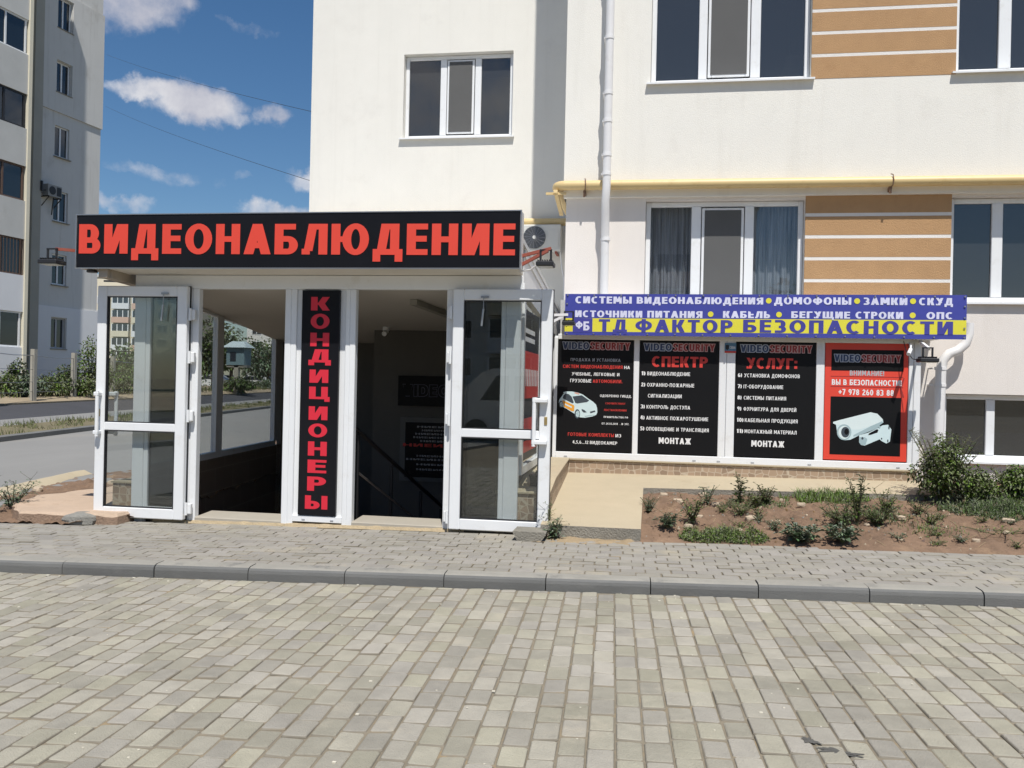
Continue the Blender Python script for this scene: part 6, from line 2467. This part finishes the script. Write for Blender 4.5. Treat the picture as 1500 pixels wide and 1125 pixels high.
def grass_patch(cx, cy, rx, ry, n, h, m, seed, zf, blade=.4):
    """Ground cover: short blades mixed with small leaves lying at all angles."""
    random.seed(seed)
    mb = MB()
    for k in range(n):
        a, q = random.uniform(0, 6.28), random.random() ** .65
        x, y = cx + rx * q * math.cos(a), cy + ry * q * math.sin(a)
        if y < walk_edge(x) + .01 or noise.noise(Vector((x * 6, y * 6, seed))) < -.25:
            continue
        z = zf(x, y)
        hh = h * random.uniform(.35, 1.25) * (1.15 - .6 * q)
        if random.random() < blade:
            dx, dy = random.gauss(0, .5) * hh, random.gauss(0, .5) * hh
            w = .0035
            mb.add([(x - w, y, z - .005), (x + w, y, z - .005), (x + dx * .5 + w * .7, y + dy * .5, z + hh * .65), (x + dx * .5 - w * .7, y + dy * .5, z + hh * .65), (x + dx, y + dy, z + hh)], [(0, 1, 2, 3), (3, 2, 4)])
        else:
            b = random.uniform(0, 6.28)
            mb.leaf((x, y, z + hh * random.random() * .8), (math.cos(b), math.sin(b), random.uniform(-.2, .8)), .035 * random.uniform(.6, 1.4), .012)
    tag(obj('grass', mb, m), None, None, None, 'stuff')


S = soil_z
WEEDS = [  # x, y, h, r, material, stems, leaves, L, W, lean, label
    (.66, 9.58, .22, .16, GREENB, 7, 12, .05, .4, .8, 'small grey green weed on the soil behind the leafy one'),
    (1.02, 9.72, .34, .13, GREEND, 6, 20, .045, .5, .5, 'upright dark weed in front of the tiles below the third poster'),
    (1.28, 9.65, .24, .20, GREEND, 10, 14, .04, .5, 1.0, 'low dark weed right of the upright one below the third poster'),
    (1.16, 9.55, .20, .16, GREEN, 9, 12, .04, .5, 1.0, 'low green weed between the upright dark one and the low dark one'),
    (.04, 9.20, .22, .14, GREENB, 8, 14, .04, .35, .8, 'weed growing against the side of the concrete ramp'),
    (.47, 8.78, .27, .17, GREEN, 12, 18, .05, .35, .9, 'leafy green weed in the middle left of the soil bed'),
    (.22, 8.56, .15, .12, GREENB, 10, 14, .045, .5, 1.0, 'small pale weed near the front corner of the concrete ramp'),
    (.96, 9.10, .15, .20, GREEN, 14, 14, .04, .2, 1.2, 'low feathery weed between pale stones'),
    (1.24, 8.66, .12, .08, GREENB, 6, 10, .035, .4, 1.0, 'tiny weed in the middle of the bare soil'),
    (1.44, 8.40, .17, .22, GREENB, 11, 16, .065, .75, 1.3, 'broad leaved weed at the pavement edge, left one of two'),
    (1.82, 8.40, .17, .20, GREENB, 10, 14, .065, .75, 1.2, 'broad leaved weed at the pavement edge, right one of two'),
    (2.08, 8.98, .60, .20, GREEND, 5, 26, .05, .5, .5, 'tall spindly weed in front of the red bordered poster'),
    (1.92, 8.92, .26, .26, GREEND, 14, 22, .045, .4, 1.1, 'bushy low weed at the foot of the tall spindly one, left side'),
    (2.26, 8.96, .26, .24, GREEND, 14, 22, .045, .4, 1.1, 'bushy low weed at the foot of the tall spindly one, right side'),
    (2.45, 9.40, .26, .20, GREEN, 10, 18, .05, .4, 1.0, 'green weed between the tall spindly one and the big bush'),
    (2.80, 9.50, .14, .14, GREEN, 10, 10, .04, .35, 1.1, 'small weed at the left foot of the big bush'),
    (2.79, 9.04, .14, .16, GREEN, 9, 10, .04, .35, 1.1, 'small weed on the bare soil in front of the big bush'),
    (2.70, 8.64, .10, .14, GREENL, 8, 8, .035, .35, 1.1, 'tiny sprig near the pavement in front of the big bush'),
    (3.35, 8.80, .10, .25, GREENL, 12, 8, .035, .35, 1.5, 'low green sprigs at the right edge of the soil bed'),
    (-.86, 8.22, .24, .10, GREENB, 9, 14, .05, .35, .7, 'green weed growing beside the concrete chunk at the right door'),
    (-.93, 8.42, .38, .09, GREEN, 4, 9, .06, .25, .7, 'thin weed climbing along the edge of the right door'),
    (-6.98, 8.62, .34, .30, GREENB, 10, 20, .06, .4, 1.1, 'blue green weed left of the pale slab, the largest there'),
    (-7.10, 8.22, .20, .28, GREENB, 9, 14, .055, .4, 1.2, 'blue green weed at the pavement edge at the far left'),
    (-7.5, 8.5, .16, .2, GREENB, 7, 12, .05, .4, 1.2, 'small blue green weed cut by the left edge'),
    (-7.0, 11.8, .62, .35, GREENL, 8, 18, .09, .3, 1.0, 'light green weed seen low through the left door pane'),
    (-6.8, 11.2, .30, .35, GREEN, 10, 14, .06, .35, 1.1, 'low weed behind the left plinth seen through the door'),
    (-6.55, 13.0, .35, .25, GREENL, 8, 14, .06, .4, 1.0, 'bright weed outside the rear pane of the entrance side'),
    (-6.05, 9.9, .22, .2, GREEN, 8, 12, .05, .4, 1.0, 'small weed outside the front pane of the entrance side'),
]
random.seed(55)
SPRIGS = []
while len(SPRIGS) < 26:
    x, y = random.uniform(.1, 5.2), random.uniform(8.35, 9.95)
    if y > walk_edge(x) + .08 and noise.noise(Vector((x * 1.3, y * 1.3, 5))) > -.12:
        SPRIGS.append((x, y, random.uniform(.04, .10), random.uniform(.06, .12), random.choice((GREEN, GREENB, GREENL)), 7, 7, .03, .4, 1.1, 'small green sprig scattered on the brown soil bed'))
for k, (x, y, h, r, m, ns_, nl, L, W, ln, lab) in enumerate(SPRIGS):
    weed(x, y, soil_z(x, y), h, r, lab, m, ns_, nl, L, W, ln, 200 + k, group='sprigs scattered on the soil bed')
for k, (x, y, h, r, m, ns_, nl, L, W, ln, lab) in enumerate(WEEDS):
    z = S(x, y) if x > -.5 else (left_z(x, y) if x < -3 else gz(x) - .01)
    weed(x, y, z, h, r, lab, m, ns_, nl, L, W, ln, k)
weed(3.18, 9.92, S(3.18, 9.92), .76, .46, 'big willow leaved bush at the foot of the short rain pipe', GREEN, 22, 46, .06, .22, .95, 71, 3000, name='bush')
weed(3.55, 10.05, S(3.55, 10.05), .36, .36, 'mid sized bush right of the big willow leaved one', GREEN, 14, 30, .055, .3, .9, 72, 2400, name='bush')
weed(3.98, 10.1, S(3.98, 10.1), .36, .34, 'low bright bush below the basement window at the right edge', GREENL, 14, 24, .055, .42, .9, 73, 1900, name='bush')
weed(4.45, 10.2, S(4.45, 10.2), .40, .45, 'bright bush cut by the right edge of the picture', GREENL, 14, 24, .055, .42, .9, 74, 1900, name='bush')
grass_patch(.74, 8.42, .42, .18, 3200, .08, GREEN, 1, S, .2)
grass_patch(1.96, 9.93, .48, .20, 2200, .13, GREENL, 2, S, .75)
grass_patch(3.65, 9.62, .62, .30, 5200, .10, GREEND, 3, S, .4)
grass_patch(4.5, 9.75, .8, .45, 4600, .11, GREEN, 4, S, .4)
grass_patch(2.75, 8.8, .35, .2, 240, .06, GREEN, 5, S, .4)
grass_patch(2.3, 9.25, .45, .2, 900, .07, GREEND, 6, S, .3)
grass_patch(1.2, 9.62, .35, .15, 600, .07, GREEND, 7, S, .3)
random.seed(12)
mb = MB()
for k in range(9000):                            # dry tufts on the verge and the far bank
    if k < 6500:
        q, s = random.uniform(10.85, 12.2), 12 + 45 * random.random() ** 1.3
    else:
        q, s = random.uniform(16.4, 19.5), 24 + 70 * random.random() ** 1.2
    if noise.noise(Vector((q * 1.5, s * .7, 0))) < -.05 and q < 13: continue
    x, y, z = street_pt(q, s, .05)
    hh = random.uniform(.05, .16) * (1 if q < 13 else 2.2)
    w = .012 if q < 13 else .03
    dx, dy = random.gauss(0, .05), random.gauss(0, .05)
    mb.add([(x - w, y, z - .02), (x + w, y, z - .02), (x + dx, y + dy, z + hh)], [(0, 1, 2)])
tag(obj('grass', mb, mat('dry_grass', (.105, .115, .045), .8, var=0, island=.5)), None, None, None, 'stuff')
